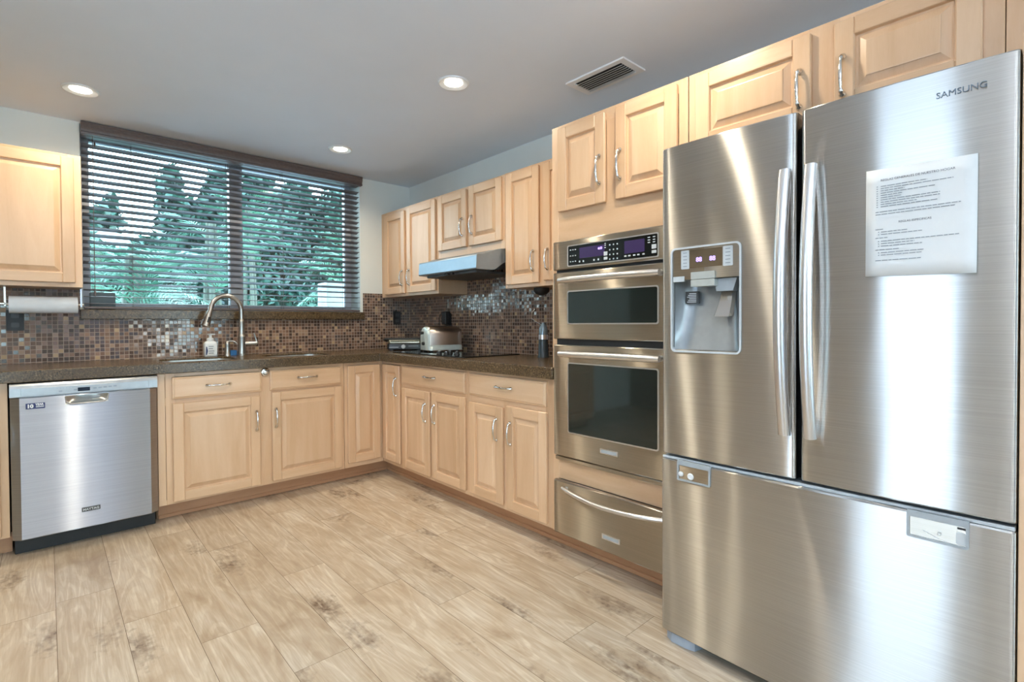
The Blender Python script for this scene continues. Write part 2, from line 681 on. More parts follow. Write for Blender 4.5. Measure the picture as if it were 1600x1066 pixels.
# ------------------------------------------------------------------ cabinets
def panel_door(mb, o, u0, u1, z0, z1, d, th=.019, w=.056):
    """raised panel door: stiles, rails and a bevelled field; front at depth d, looking to -d"""
    u0, u1 = sorted((u0, u1))
    w = min(w, (u1 - u0) * .26)
    bv = .0035
    mb.mi = 0
    for a, c in ((u0, u0 + w), (u1 - w, u1)):
        mb.t = random.random()
        bx(mb, o, a, c, d, d + th, z0, z1, bv)
    mb.mi = 1
    for a, c in ((z0, z0 + w), (z1 - w, z1)):
        mb.t = random.random()
        bx(mb, o, u0 + w, u1 - w, d + .0004, d + th, a, c, bv * .7)
    mb.mi = 0
    mb.t = random.random()
    A, B_, C, D = u0 + w, u1 - w, z0 + w, z1 - w
    rings = []
    for ins, dep in ((-.006, .0), (-.001, .004), (.002, .013), (.008, .0135), (.030, .0035), (.0305, .0015), (.034, .0008)):
        ins = min(ins, (B_ - A) * .42)
        rings.append([m3(o, u, d + dep, z) for u, z in ((A + ins, C + ins), (B_ - ins, C + ins), (B_ - ins, D - ins), (A + ins, D - ins))])
    mb.loops(rings, False, True)


def slab_front(mb, o, u0, u1, z0, z1, d, th=.019):
    """drawer front with a routed edge"""
    mb.mi = 1
    mb.t = random.random()
    u0, u1 = sorted((u0, u1))
    rings = [[m3(o, u, d + dep, z) for u, z in ((u0 + i, z0 + i), (u1 - i, z0 + i), (u1 - i, z1 - i), (u0 + i, z1 - i))]
             for i, dep in ((0, th), (0, .007), (.003, .005), (.008, .004), (.012, 0))]
    mb.loops(rings, True, True)


def pull(o, u, z, d, parent, vertical=True, L_=.115, name='handle'):
    """arched nickel pull with two round feet, fixed to a front at depth d"""
    mb = MB()
    path, rad = [], []
    prof = [(-.5, .000, .0095), (-.5, .003, .0105), (-.495, .007, .0085), (-.48, .011, .0052), (-.45, .016, .0072), (-.42, .018, .0068), (-.38, .020, .0042), (-.30, .023, .0046), (-.15, .026, .0058),
            (0, .027, .0064), (.15, .026, .0058), (.30, .023, .0046), (.38, .020, .0042), (.42, .018, .0068), (.45, .016, .0072), (.48, .011, .0052), (.495, .007, .0085), (.5, .003, .0105), (.5, 0, .0095)]
    for t_, h, r_ in prof:
        path.append(m3(o, u, d - h, z + t_ * L_) if vertical else m3(o, u + t_ * L_, d - h, z))
        rad.append(r_)
    mb.tube(path, rad, 10)
    ob = obj(name, mb, CHROME, parent, smooth=True, sharp=60)
    ob['label'] = 'polished nickel pull'
    return ob


def carcass(o, u0, u1, z0, z1, dfront, dback, stiles, rails, root, plinth=0, top=True):
    """cabinet box with a face frame; stiles and rails are (from, to) spans"""
    mb = MB()
    th = .016
    ff = dfront + .02
    mb.mi = 0
    for a, c in ((u0, u0 + th), (u1 - th, u1)):
        mb.t = random.random()
        bx(mb, o, a, c, ff, dback, z0, z1)
    mb.mi = 1
    for a, c in ((z0, z0 + th), (z1 - th, z1))[:2 if top else 1]:
        mb.t = random.random()
        bx(mb, o, u0 + th, u1 - th, ff, dback, a, c)
    bx(mb, o, u0 + th, u1 - th, dback - .006, dback, z0 + th, z1 - th)
    if plinth:
        bx(mb, o, u0 + .002, u1 - .002, dfront + .115, dback, 0, z0)
    mb.mi = 0
    for a, c in stiles:
        mb.t = random.random()
        bx(mb, o, a, c, dfront, ff, z0, z1, .001)
    mb.mi = 1
    ss = sorted(stiles)
    for a, c in rails:
        for (p, q), (r_, s_) in zip(ss, ss[1:]):
            mb.t = random.random()
            bx(mb, o, q, r_, dfront + .0003, ff, a, c, .0006)
    return obj('face_frame', mb, [MW, MWH], root)


def door(o, u0, u1, z0, z1, d, root, pu=None, pz=None, L_=.118):
    mb = MB()
    panel_door(mb, o, u0, u1, z0, z1, d)
    ob = obj('door', mb, [MW, MWH], root)
    if pu is not None:
        pull(o, pu, pz, d, ob, True, L_)
    return ob


def drawer(o, u0, u1, z0, z1, d, root, pu, pz):
    mb = MB()
    slab_front(mb, o, u0, u1, z0, z1, d)
    ob = obj('drawer', mb, [MW, MWH], root)
    pull(o, pu, pz, d, ob, False, .125)
    return ob


YD, YFR = 3.506, 3.525      # left run: door fronts and face frames
XD, XFR = 1.866, 1.885      # right run
ZB, ZT = .1, .864

c = thing('base_cabinet', 'wooden base cabinet at the left edge of the photo, left of the dishwasher', 'cabinet', (-.45, YFR, 0))
carcass('y', -.75, -.148, ZB, ZT, YFR, YB - .002, [(-.75, -.71), (-.19, -.148)], [(ZB, ZB + .03), (.69, .715), (ZT - .02, ZT)], c, 1)
drawer('y', -.735, -.178, .713, .842, YD, c, -.45, .78)
door('y', -.735, -.178, .113, .69, YD, c, -.197, .60, .13)

c = thing('sink_cabinet', 'wide wooden base cabinet under the sink with two drawer fronts and two doors', 'cabinet', (1.03, YFR, 0))
carcass('y', .462, 1.574, ZB, ZT, YFR, YB - .002, [(.462, .4985), (.5005, .545), (1.005, 1.085), (1.54, 1.574)],
        [(ZB, ZB + .03), (.68, .724), (ZT - .02, ZT)], c, 1, False)
drawer('y', .532, 1.018, .714, .842, YD, c, .771, .781)
drawer('y', 1.07, 1.551, .716, .845, YD, c, 1.31, .787)
door('y', .532, 1.006, .113, .688, YD, c, .984, .53)
door('y', 1.079, 1.554, .119, .702, YD, c, 1.102, .533)
b = MB()
b.lathe([(.029, 0), (.029, .006), (.025, .012), (.018, .014), (.016, .009), (.012, .009), (.011, .020), (0, .022)], (1.044, YFR, .836), 24, (0, -1, 0))
o = obj('knob', b, CHROME, c, smooth=True); o['label'] = 'round chrome button on the frame between the drawers'

c = thing('corner_cabinet', 'tall narrow panel door cabinet in the inner corner right of the sink cabinet', 'cabinet', (1.73, YFR, 0))
carcass('y', 1.577, 1.884, ZB, ZT, YFR, YB - .002, [(1.577, 1.61), (1.85, 1.884)], [(ZB, ZB + .035), (ZT - .02, ZT)], c, 1, False)
door('y', 1.598, 1.853, .134, .843, YD, c)

c = thing('corner_cabinet', 'narrow one door base cabinet in the inner corner left of the cooktop drawers', 'cabinet', (XFR, 3.38, 0))
carcass('x', 3.242, 3.523, ZB, ZT, XFR, XR - .002, [(3.242, 3.262), (3.495, 3.523)], [(ZB, ZB + .03), (ZT - .02, ZT)], c, 1)
door('x', 3.255, 3.504, .13, .842, XD, c, 3.295, .686, .125)

c = thing('base_cabinet', 'wooden base cabinet below the cooktop, nearer the room corner', 'cabinet', (XFR, 2.85, 0))
carcass('x', 2.456, 3.24, ZB, ZT, XFR, XR - .002, [(2.456, 2.495), (2.83, 2.88), (3.2, 3.24)], [(ZB, ZB + .03), (.675, .724), (ZT - .02, ZT)], c, 1)
drawer('x', 2.478, 3.222, .717, .848, XD, c, 2.855, .788)
door('x', 2.867, 3.220, .124, .689, XD, c, 2.908, .548)
door('x', 2.477, 2.841, .125, .694, XD, c, 2.798, .551)

c = thing('base_cabinet', 'wooden base cabinet between the cooktop cabinet and the tall oven tower', 'cabinet', (XFR, 2.1, 0))
carcass('x', 1.754, 2.454, ZB, ZT, XFR, XR - .002, [(1.754, 1.81), (2.09, 2.14), (2.42, 2.454)], [(ZB, ZB + .03), (.66, .724), (ZT - .02, ZT)], c, 1)
drawer('x', 1.797, 2.432, .718, .846, XD, c, 2.116, .788)
door('x', 2.131, 2.435, .127, .675, XD, c, 2.177, .545)
door('x', 1.793, 2.098, .118, .69, XD, c, 2.061, .54)

# uppers
UD, UF = 2.188, 2.206
c = thing('wall_cabinet', 'two door wooden wall cabinet in the corner, left of the range hood', 'cabinet', (UF, 3.7, 1.375))
carcass('x', 3.241, YB - .002, 1.375, 2.112, UF, XR - .002, [(3.241, 3.285), (3.66, 3.73), (4.03, YB - .002)], [(1.375, 1.41), (2.08, 2.112)], c)
door('x', 3.715, 4.047, 1.398, 2.083, UD, c, 3.748, 1.525)
door('x', 3.262, 3.676, 1.398, 2.092, UD, c, 3.635, 1.525)
c = thing('wall_cabinet', 'short two door wooden wall cabinet directly above the range hood', 'cabinet', (UF, 2.86, 1.64))
carcass('x', 2.476, 3.239, 1.632, 2.112, UF, XR - .002, [(2.476, 2.515), (2.83, 2.885), (3.205, 3.239)], [(1.632, 1.70), (2.08, 2.112)], c)
door('x', 2.874, 3.222, 1.69, 2.094, UD, c, 2.916, 1.83)
door('x', 2.498, 2.842, 1.688, 2.100, UD, c, 2.803, 1.83)
c = thing('wall_cabinet', 'two door wooden wall cabinet between the range hood and the oven tower', 'cabinet', (UF, 2.12, 1.37))
carcass('x', 1.756, 2.474, 1.370, 2.114, UF, XR - .002, [(1.756, 1.80), (2.11, 2.17), (2.44, 2.474)], [(1.370, 1.41), (2.08, 2.114)], c)
door('x', 2.157, 2.454, 1.392, 2.098, UD, c, 2.2, 1.525)
door('x', 1.80, 2.119, 1.40, 2.098, UD, c, 2.08, 1.525)
c = thing('wall_cabinet', 'single door wooden wall cabinet left of the window, above the paper towels', 'cabinet', (-.15, 3.84, 1.365))
carcass('y', -.6, .157, 1.365, 2.118, 3.84, YB - .002, [(-.6, -.55), (.098, .157)], [(1.365, 1.40), (2.08, 2.118)], c)
door('y', -.56, .125, 1.39, 2.10, 3.822, c)

# oven tower
TF = 1.878
c = thing('oven_tower', 'tall wooden cabinet tower around the double oven, two doors on top', 'cabinet', (TF, 1.385, 0))
b = MB()
TY0, TY1 = 1.02, 1.752
for a, e in ((TY0, TY0 + .018), (TY1 - .018, TY1)):
    b.t = random.random()
    b.box(TF + .02, XR - .002, a, e, .1, 2.115)
b.box(TF + .115, XR - .002, TY0, TY1, 0, .1)
b.mi = 1
b.box(TF + .02, XR - .002, TY0 + .018, TY1 - .018, 2.097, 2.115)
b.box(TF + .02, XR - .01, TY0 + .018, TY1 - .018, 1.59, 1.61)
b.box(TF + .02, XR - .01, TY0 + .018, TY1 - .018, .43, .45)
b.box(TF + .02, XR - .01, TY0 + .018, TY1 - .018, .1, .112)
b.mi = 0
b.t = .95
b.box(TF, TF + .02, TY1 - .04, TY1, .1, 2.115, .001)
b.t = .8
b.box(TF, TF + .02, TY0, TY0 + .04, .1, 2.115, .001)
b.t = .6
b.box(TF + .0004, TF + .02, 1.355, 1.416, 1.66, 2.08, .0006)
b.mi = 1
for z0, z1 in ((1.535, 1.70), (2.06, 2.115), (.374, .478)):
    b.t = random.random() * .6
    b.box(TF + .0003, TF + .02, TY0 + .04, TY1 - .04, z0, z1, .0006)
obj('face_frame', b, [MW, MWH], c)
door('x', 1.415, 1.701, 1.69, 2.095, TF - .019, c, 1.443, 1.84, .125)
door('x', 1.06, 1.357, 1.69, 2.098, TF - .019, c, 1.33, 1.84, .125)

c = thing('fridge_top_cabinet', 'wide two door wooden cabinet above the refrigerator', 'cabinet', (TF, .57, 1.8))
carcass('x', .120, 1.016, 1.80, 2.115, TF, XR - .002, [(.120, .165), (.50, .59), (.97, 1.016)], [(1.80, 1.83), (2.08, 2.115)], c)
door('x', .578, .982, 1.815, 2.095, TF - .019, c, .612, 1.92, .118)
door('x', .163, .512, 1.815, 2.095, TF - .019, c, .487, 1.92, .118)
c = thing('wall_cabinet', 'wooden wall cabinet at the right edge of the photo, past the cabinet above the refrigerator', 'cabinet', (TF, -.16, 1.8))
carcass('x', -.44, .118, 1.80, 2.115, TF, XR - .002, [(-.44, -.39), (.055, .118)], [(1.80, 1.83), (2.08, 2.115)], c)
door('x', -.40, .066, 1.815, 2.095, TF - .019, c)
b = MB(); b.t = .7; b.box(1.636, XR - .002, .050, .0752, 0, 1.798, .001)
o = obj('end_panel', b, MW); tag(o, 'upright wooden end panel along the right side of the refrigerator', 'panel')

# ------------------------------------------------------------------ worktop with two bowl cut-outs
CT, CB = .926, .866
bm = bmesh.new()
tl = bm.faces.layers.float.new('tone')
outline = [(-.78, YB - .001), (-.78, 3.484), (1.84, 3.484), (1.84, 1.722), (1.874, 1.722), (1.874, 1.7535), (XR - .001, 1.7535), (XR - .001, YB - .001)]
BOWLS = [(.515, .925, 3.60, 3.93, .07), (1.12, 1.545, 3.60, 3.95, .1)]
for pts in [outline] + [rr(a, c_, d, e, r_, 6) for a, c_, d, e, r_ in BOWLS]:
    vs = [bm.verts.new((x, y, CT)) for x, y in pts]
    for i in range(len(vs)):
        bm.edges.new((vs[i], vs[(i + 1) % len(vs)]))
bmesh.ops.triangle_fill(bm, edges=bm.edges[:], use_beauty=True)
r_ = bmesh.ops.extrude_face_region(bm, geom=bm.faces[:])
bmesh.ops.translate(bm, vec=(0, 0, CB - CT), verts=[x for x in r_['geom'] if isinstance(x, bmesh.types.BMVert)])
b = MB(); b.bm.free(); b.bm = bm
o = obj('countertop', b, GRAN)
tag(o, 'brown speckled granite countertop running round the corner', 'countertop')
md = o.modifiers.new('edge', 'BEVEL'); md.width = .004; md.segments = 2; md.limit_method = 'ANGLE'; md.angle_limit = R(50)

# sink
s_ = thing('kitchen_sink', 'stainless steel double sink let into the countertop under the window', 'sink', (1.05, 3.77, CB))
for (x0, x1, y0, y1, r_) in BOWLS:
    b = MB()
    def rg(i, z, rad):
        return [(u, v, z) for u, v in rr(x0 + i, x1 - i, y0 + i, y1 - i, rad, 6)]
    b.loops([rg(.001, CT - .012, r_), rg(.003, CT - .012, r_), rg(.007, .74, r_), rg(.03, .712, r_ * .8), rg(.12, .708, .04)], False, True)
    bw = obj('bowl', b, BASIN, s_, smooth=True)
    b = MB()
    b.lathe([(.042, .7085), (.042, .711), (.03, .711), (.026, .709), (0, .709)], ((x0 + x1) / 2, (y0 + y1) / 2, 0), 20)
    obj('drain', b, CHROME, bw, smooth=True)

# faucet
f_ = thing('kitchen_faucet', 'tall brushed nickel gooseneck faucet with pull down spray head', 'faucet', (1.03, 4.0, CT))
b = MB()
b.lathe([(.031, 0), (.031, .006), (.026, .010), (.0245, .02), (.024, .12), (.026, .13), (.026, .137), (.022, .142), (.020, .155), (.0185, .235), (.020, .24), (.020, .247), (.0165, .252), (.0155, .26)], (1.03, 4.0, CT), 20)
path = [(1.03, 4.0, CT + .25), (1.03, 4.0, CT + .315)]
for k in range(1, 15):
    a = R(180 * k / 15)
    path.append((.93 + .10 * math.cos(a), 4.0 - .03 * k / 15, CT + .315 + .108 * math.sin(a)))
path += [(.828, 3.968, CT + .315), (.822, 3.966, CT + .30)]
b.tube(path, .0155, 14)
obj('spout', b, NICKEL, f_, smooth=True)
b = MB()
b.tube([(.824, 3.967, CT + .306), (.820, 3.966, CT + .295), (.815, 3.964, CT + .275), (.806, 3.962, CT + .24), (.798, 3.96, CT + .212), (.797, 3.9598, CT + .208)], [.0175, .018, .019, .023, .026, .021], 16)
h = obj('spray_head', b, NICKEL, f_, smooth=True)
b = MB(); b.tube([(.8165, 3.940, CT + .272), (.807, 3.936, CT + .238)], [.006, .007], 8); obj('spray_button', b, BLACK, h, smooth=True)
b = MB()
b.tube([(1.05, 4.0, CT + .083), (1.10, 3.997, CT + .083), (1.128, 3.995, CT + .083)], [.016, .0165, .014], 14)
b.tube([(1.124, 3.995, CT + .075), (1.132, 3.994, CT + .085), (1.118, 3.993, CT + .13), (1.108, 3.992, CT + .158)], [.007, .008, .006, .005], 10)
obj('lever_handle', b, NICKEL, f_, smooth=True)

p_ = thing('soap_dispenser', 'short brushed nickel soap dispenser pump with a curved nozzle beside the faucet', 'soap dispenser', (.937, 4.0, CT))
b = MB(); b.lathe([(.022, 0), (.022, .005), (.018, .012), (.0165, .05), (.0155, .07), (.017, .075), (.013, .1), (.011, .102)], (.937, 4.0, CT), 18); obj('pump_body', b, NICKEL, p_, smooth=True)
b = MB(); b.tube([(.937, 4.0, CT + .1), (.95, 3.998, CT + .103), (.97, 3.995, CT + .103), (.988, 3.992, CT + .094), (.998, 3.99, CT + .078)], [.007, .0075, .007, .006, .005], 10); obj('nozzle', b, NICKEL, p_, smooth=True)

b = MB(); b.plate('z', rr(.962, 1.005, 4.02, 4.09, .008), CT + .001, CT + .036)
tag(obj('sponge', b, SPONGE), 'small blue sponge standing behind the soap dispenser and faucet', 'sponge')

# soap bottle
p_ = thing('soap_bottle', 'white plastic hand soap bottle with a pump standing left of the faucet', 'bottle', (.832, 4.0, CT))
b = MB()
def br(hw, hd, r, z): return [(.832 + u, 4.0 + v, CT + z) for u, v in rr(-hw, hw, -hd, hd, r)]
b.loops([br(.037, .022, .012, .001), br(.040, .025, .014, .005), br(.040, .025, .014, .085), br(.038, .023, .014, .096), br(.030, .019, .014, .104), br(.02, .018, .016, .108)])
obj('bottle', b, WHITE, p_, smooth=True)
b = MB(); b.lathe([(.021, .108), (.022, .112), (.021, .126), (.012, .13), (.0095, .132), (.0095, .150), (.013, .152), (.013, .158), (0, .159)], (.832, 4.0, CT), 18)
b.box(.815, .862, 3.992, 4.008, CT + .150, CT + .158, .002)
obj('pump', b, WHITE, p_, smooth=True)
b = MB()
b.plate('y', rr(.797, .866, CT + .012, CT + .082, .006), 3.9745, 3.976)
lb = obj('front_label', b, PAPERM, p_)
b = MB()
pts = [(.799, CT + .014), (.806, CT + .014), (.812, CT + .040), (.806, CT + .07), (.801, CT + .07)]
b.plate('y', pts, 3.9738, 3.9745)
o = obj('label_print', b, NAVY, lb)
b = MB()
for z, wd in ((.068, .03), (.053, .026), (.036, .034), (.022, .03)):
    b.box(.816, .816 + wd, 3.9738, 3.9745, CT + z, CT + z + .006)
obj('label_print', b, INKG, lb)

# ------------------------------------------------------------------ dishwasher
d_ = thing('dishwasher', 'stainless steel dishwasher with a grey control strip left of the sink cabinet', 'dishwasher', (.157, 3.48, 0))
X0, X1 = -.140, .456
b = MB(); b.box(X0 + .005, X1 - .003, 3.535, YB - .01, .08, .858)
obj('tub', b, BLACK, d_)
b = MB(); b.box(X0 + .006, X1 - .008, 3.553, 3.575, 0, .092, .002); b.box(.15, .154, 3.5515, 3.5535, .01, .085)
obj('kick_plate', b, BLACK, d_)


def edge_profile(u0, u1, d, r, bulge=0, n=18, back=.05):
    """front outline in plan: rounded vertical edges and a slight belly"""
    pts = []
    for k in range(6):
        a = R(90 * k / 5)
        pts.append((u0 + r - r * math.cos(a), d + r - r * math.sin(a)))
    for k in range(1, n):
        t_ = k / n
        pts.append((u0 + r + (u1 - u0 - 2 * r) * t_, d - bulge * 4 * t_ * (1 - t_)))
    for k in range(6):
        a = R(90 * (1 - k / 5))
        pts.append((u1 - r + r * math.cos(a), d + r - r * math.sin(a)))
    return pts


def front_panel(mb, o, u0, u1, z0, z1, d, back, r=.015, bulge=0, hole=None, zr=.004, cham=None):
    prof = edge_profile(u0, u1, d, r, bulge)
    if cham:
        cw, cd = cham
        prof = [(u0, d + cd), (u0 + cw, d), (u1 - cw, d), (u1, d + cd)]
    if hole:
        for hu in (hole[0], hole[1]):
            i = next(i for i in range(len(prof)) if prof[i][0] > hu)
            (a, da), (c_, dc) = prof[i - 1], prof[i]
            prof.insert(i, (hu, da + (dc - da) * (hu - a) / (c_ - a)))
    zs = [(z0, zr), (z0 + zr, 0)] + ([(hole[2], 0), (hole[3], 0)] if hole else []) + [(z1 - zr, 0), (z1, zr)]
    rows = [[mb.v(*m3(o, u, dd + ex, z)) for u, dd in prof] for z, ex in zs]
    for (za, _), (zb, _2), A, B_ in zip(zs, zs[1:], rows, rows[1:]):
        for i in range(len(prof) - 1):
            if hole and hole[0] - 1e-6 <= prof[i][0] and prof[i + 1][0] <= hole[1] + 1e-6 and hole[2] - 1e-6 <= za and zb <= hole[3] + 1e-6:
                continue
            mb.f([A[i], A[i + 1], B_[i + 1], B_[i]])
    bk = [[mb.v(*m3(o, u, back, z)) for u in (prof[0][0], prof[-1][0])] for z, _ in zs]
    for A, B_, P, Q in zip(rows, rows[1:], bk, bk[1:]):
        mb.f([P[0], A[0], B_[0], Q[0]])
        mb.f([A[-1], P[1], Q[1], B_[-1]])
        mb.f([P[1], P[0], Q[0], Q[1]])
    mb.f([bk[0][0], bk[0][1]] + rows[0][::-1])
    mb.f([bk[-1][1], bk[-1][0]] + rows[-1])


b = MB()
HX0, HX1, HZ0, HZ1 = .065, .238, .742, .786
front_panel(b, 'y', X0, X1, .087, .792, 3.470, 3.535, .016, 0, (HX0, HX1, HZ0, HZ1), .004, (.035, .028))
dd = obj('door', b, STEELW, d_, smooth=True, sharp=25)
b = MB()
rows = []
for j in range(7):
    t_ = j / 6
    rows.append([(HX0 + (HX1 - HX0) * i / 14, 3.468 + .034 * (1 - (abs(i / 7 - 1)) ** 3) * math.sin(R(90 * t_)) ** .7 + .001, HZ0 + (HZ1 - HZ0) * t_ + .0) for i in range(15)])
b.loops(rows, False, False, False)
lip = [(HX0, 3.468, HZ1 - .004), (HX0 + .004, 3.467, HZ0 + .018), (HX0 + .02, 3.466, HZ0 + .002), (HX1 - .02, 3.466, HZ0 + .002), (HX1 - .004, 3.467, HZ0 + .018), (HX1, 3.468, HZ1 - .004)]
b.tube(lip, .0035, 8)
obj('handle_pocket', b, BASIN, dd, smooth=True)
b = MB()
b.loops([[(x, y, z) for y, z in ((3.535, .793), (3.474, .793), (3.468, .797), (3.468, .838), (3.472, .850), (3.484, .860), (3.535, .862))] for x in (X0, X1)])
b.box(X0 + .04, X1 - .04, 3.465, 3.4685, .800, .838, .001)
cp = obj('control_panel', b, SILVERP, d_)
b = MB()
b.box(.114, .163, 3.4636, 3.466, .806, .825)
obj('display', b, BLACKG, cp)
for x, z in ((.04, .809), (.098, .811)) + tuple((.176 + .021 * k, .8135 + .001 * k) for k in range(5)):
    b = MB(); b.plate('y', rr(x, x + .014, z, z + .007, .002), 3.4636, 3.466)
    obj('button', b, INKG, cp)
for k in range(6):
    b = MB(); b.box(.033 + .012 * k, .036 + .012 * k, 3.4638, 3.466, .826, .8285)
    obj('indicator_mark', b, INKG, cp)
b = MB(); b.plate('y', rr(-.083, -.012, .7335, .762, .002), 3.4688, 3.4702)
st = obj('sticker', b, NAVY, d_)
st['label'] = 'navy sticker reading 10 YEAR'
b = MB(); words(b, '10', .024, 'y', -.079, 3.4685, .7395, bold=.0014); words(b, 'YEAR', .0125, 'y', -.0475, 3.4685, .7505, bold=.0006)
b.box(-.046, -.016, 3.468, 3.4688, .7405, .7425)
b.box(-.046, -.016, 3.468, 3.4688, .7445, .7465)
obj('lettering', b, WHITE, st)
b = MB(); b.plate('y', rr(.121, .197, .172, .194, .001), 3.4685, 3.4702)
bd = obj('badge', b, DKGREY, d_)
b = MB(); words(b, 'MAYTAG', .0165, 'y', .159, 3.468, .177, 'CENTER', bold=.0005)
obj('lettering', b, LTGREY, bd)

# ------------------------------------------------------------------ double oven and warming drawer
def bar_handle(name, y0, y1, z, xd, out, r, parent, mat, sag=0, bow=0, n=16):
    mb = MB()
    path, rad = [], []
    for k in range(n + 1):
        t_ = k / n
        e = 4 * t_ * (1 - t_)
        path.append((xd - out - bow * e, y0 + (y1 - y0) * t_, z - sag * e))
        rad.append(r * (.86 + .14 * min(1, e * 4)))
    mb.tube(path, rad, 14, 1.0)
    for t_ in (.03, .97):
        y = y0 + (y1 - y0) * t_
        mb.tube([(xd + .001, y, z), (xd - out - bow * 4 * t_ * (1 - t_), y, z - sag * 4 * t_ * (1 - t_))], [r * .95, r * .75], 10)
    return obj(name, mb, mat, parent, smooth=True, sharp=60)


v_ = thing('wall_oven', 'stainless steel double wall oven with microwave on top, built into the wooden tower', 'oven', (1.845, 1.375, .474))
OY0, OY1, OX = 1.034, 1.716, 1.842
b = MB(); b.box(1.87, 2.42, 1.064, OY1 - .02, .482, 1.53); b.box(1.862, 1.877, OY0 + .008, OY1 - .008, .48, 1.535)
obj('oven_body', b, BLACK, v_)
b = MB(); front_panel(b, 'x', OY0, OY1, 1.404, 1.541, OX, 1.872, .008)
cp = obj('control_panel', b, STEELD, v_, smooth=True, sharp=35)
b = MB(); b.ring('x', rr(1.128, 1.620, 1.414, 1.515, .008), rr(1.133, 1.615, 1.419, 1.510, .006), OX + .002, OX - .003)
obj('display_bezel', b, HANDLE, cp)
b = MB(); b.plate('x', rr(1.133, 1.615, 1.419, 1.510, .006), OX + .002, OX - .001)
obj('display', b, BLACKG, cp)
for r4 in ((1.40, 1.545, 1.448, 1.497), (1.195, 1.295, 1.443, 1.497)):
    b = MB(); b.plate('x', rr(*r4, .002), OX, OX - .0015); obj('screen', b, SCREEN, cp)
b = MB(); words(b, '6:53', .014, 'x', 1.437, OX - .0018, 1.478, bold=.0004); obj('screen_digits', b, DIGIT, cp)
keys = []
for y in (1.600, 1.585, 1.570):
    keys += [(y - .004, y + .004, z, z + .004) for z in (1.49, 1.462, 1.435)]
keys += [(y - .004, y + .004, 1.429, 1.437) for y in (1.545, 1.522, 1.46, 1.435)]
for y in (1.372, 1.352, 1.332):
    keys += [(y - .003, y + .003, z, z + .006) for z in (1.488, 1.466, 1.445, 1.425)]
keys += [(1.393, 1.401, z, z + .004) for z in (1.498, 1.490, 1.480)]
for z, q in ((1.446, .018), (1.428, .012)):
    keys += [(1.385, 1.405, z, z + q), (1.139, 1.161, z + .004, z + .004 + q)]
keys += [(y - .006, y + .006, 1.430, 1.436) for y in (1.29, 1.27, 1.245, 1.225, 1.2)]
for y in (1.174, 1.15):
    keys += [(y - .006, y + .006, z, z + .004) for z in (1.497, 1.486, 1.476)]
for r4 in keys:
    b = MB(); b.plate('x', rr(*r4, .0015, 2), OX, OX - .0016)
    obj('button', b, LTGREY, cp)


def oven_door(z0, z1, wz0, wz1, hz):
    mb = MB()
    front_panel(mb, 'x', OY0, OY1, z0, z1, OX, 1.872, .008)
    d0 = obj('door', mb, STEELD, v_, smooth=True, sharp=35)
    mb = MB(); mb.ring('x', rr(1.128, 1.622, wz0 - .006, wz1 + .006, .012), rr(1.134, 1.616, wz0, wz1, .008), OX + .003, OX - .003)
    obj('window_trim', mb, HANDLE, d0)
    mb = MB(); mb.plate('x', rr(1.134, 1.616, wz0, wz1, .008), OX + .002, OX - .0012)
    obj('window', mb, OVENG, d0)
    bar_handle('handle', 1.645, 1.105, hz, OX, .035, .0155, d0, HANDLE, 0, .01)
    return d0


oven_door(1.069, 1.390, 1.146, 1.294, 1.349)
d0 = oven_door(.499, 1.040, .624, .952, 1.0)
b = MB(); b.plate('x', rr(1.331, 1.428, .556, .580, .002), OX + .002, OX - .003); b.mi = 1
b.plate('x', rr(1.337, 1.422, .561, .575, .001), OX, OX - .0034); obj('badge', b, [HANDLE, GREY], d0)
b = MB(); b.box(1.855, 1.8775, OY0, OY1, .474, .492, .002); obj('bottom_trim', b, STEELD, v_)

v_ = thing('warming_drawer', 'stainless steel warming drawer low in the tower, under the double oven', 'warming drawer', (1.85, 1.375, .112))
b = MB(); b.box(1.872, 2.40, 1.065, 1.705, .115, .37); obj('drawer_body', b, BLACK, v_)
b = MB(); front_panel(b, 'x', 1.03, 1.722, .112, .373, 1.848, 1.872, .006)
d0 = obj('drawer_front', b, STEELD, v_, smooth=True, sharp=35)
bar_handle('handle', 1.655, 1.095, .345, 1.848, .012, .0105, d0, HANDLE, .012, .045)
b = MB(); b.plate('x', rr(1.327, 1.424, .168, .192, .002), 1.85, 1.8455); b.mi = 1
b.plate('x', rr(1.333, 1.418, .173, .187, .001), 1.85, 1.845); obj('badge', b, [HANDLE, GREY], d0)

# ------------------------------------------------------------------ refrigerator
g_ = thing('refrigerator', 'large stainless steel french door refrigerator with freezer drawer at the right', 'refrigerator', (1.66, .53, 0))
FX = 1.63
b = MB(); b.box(1.715, 2.44, .088, .98, .03, 1.745, .004)
obj('fridge_body', b, DKGREY, g_)
b = MB(); b.box(1.70, 1.716, .10, .97, .04, 1.74); obj('door_gasket', b, BLACK, g_)
b = MB()
DH = (.708, .938, 1.053, 1.294)
front_panel(b, 'x', .5435, .987, .681, 1.764, FX, 1.70, .012, .006, DH)
ld = obj('door', b, STEEL, g_, smooth=True, sharp=35)
b = MB()
front_panel(b, 'x', .077, .5315, .681, 1.764, FX, 1.70, .012, .006)
rd = obj('door', b, STEEL, g_, smooth=True, sharp=35)
b = MB()
front_panel(b, 'x', .077, .991, .040, .662, FX, 1.70, .012, .009)
fd = obj('freezer_drawer', b, STEEL, g_, smooth=True, sharp=35)
b = MB(); b.box(FX + .006, 1.70, .08, .988, .6615, .671, .002); obj('top_trim', b, LTGREY, fd)


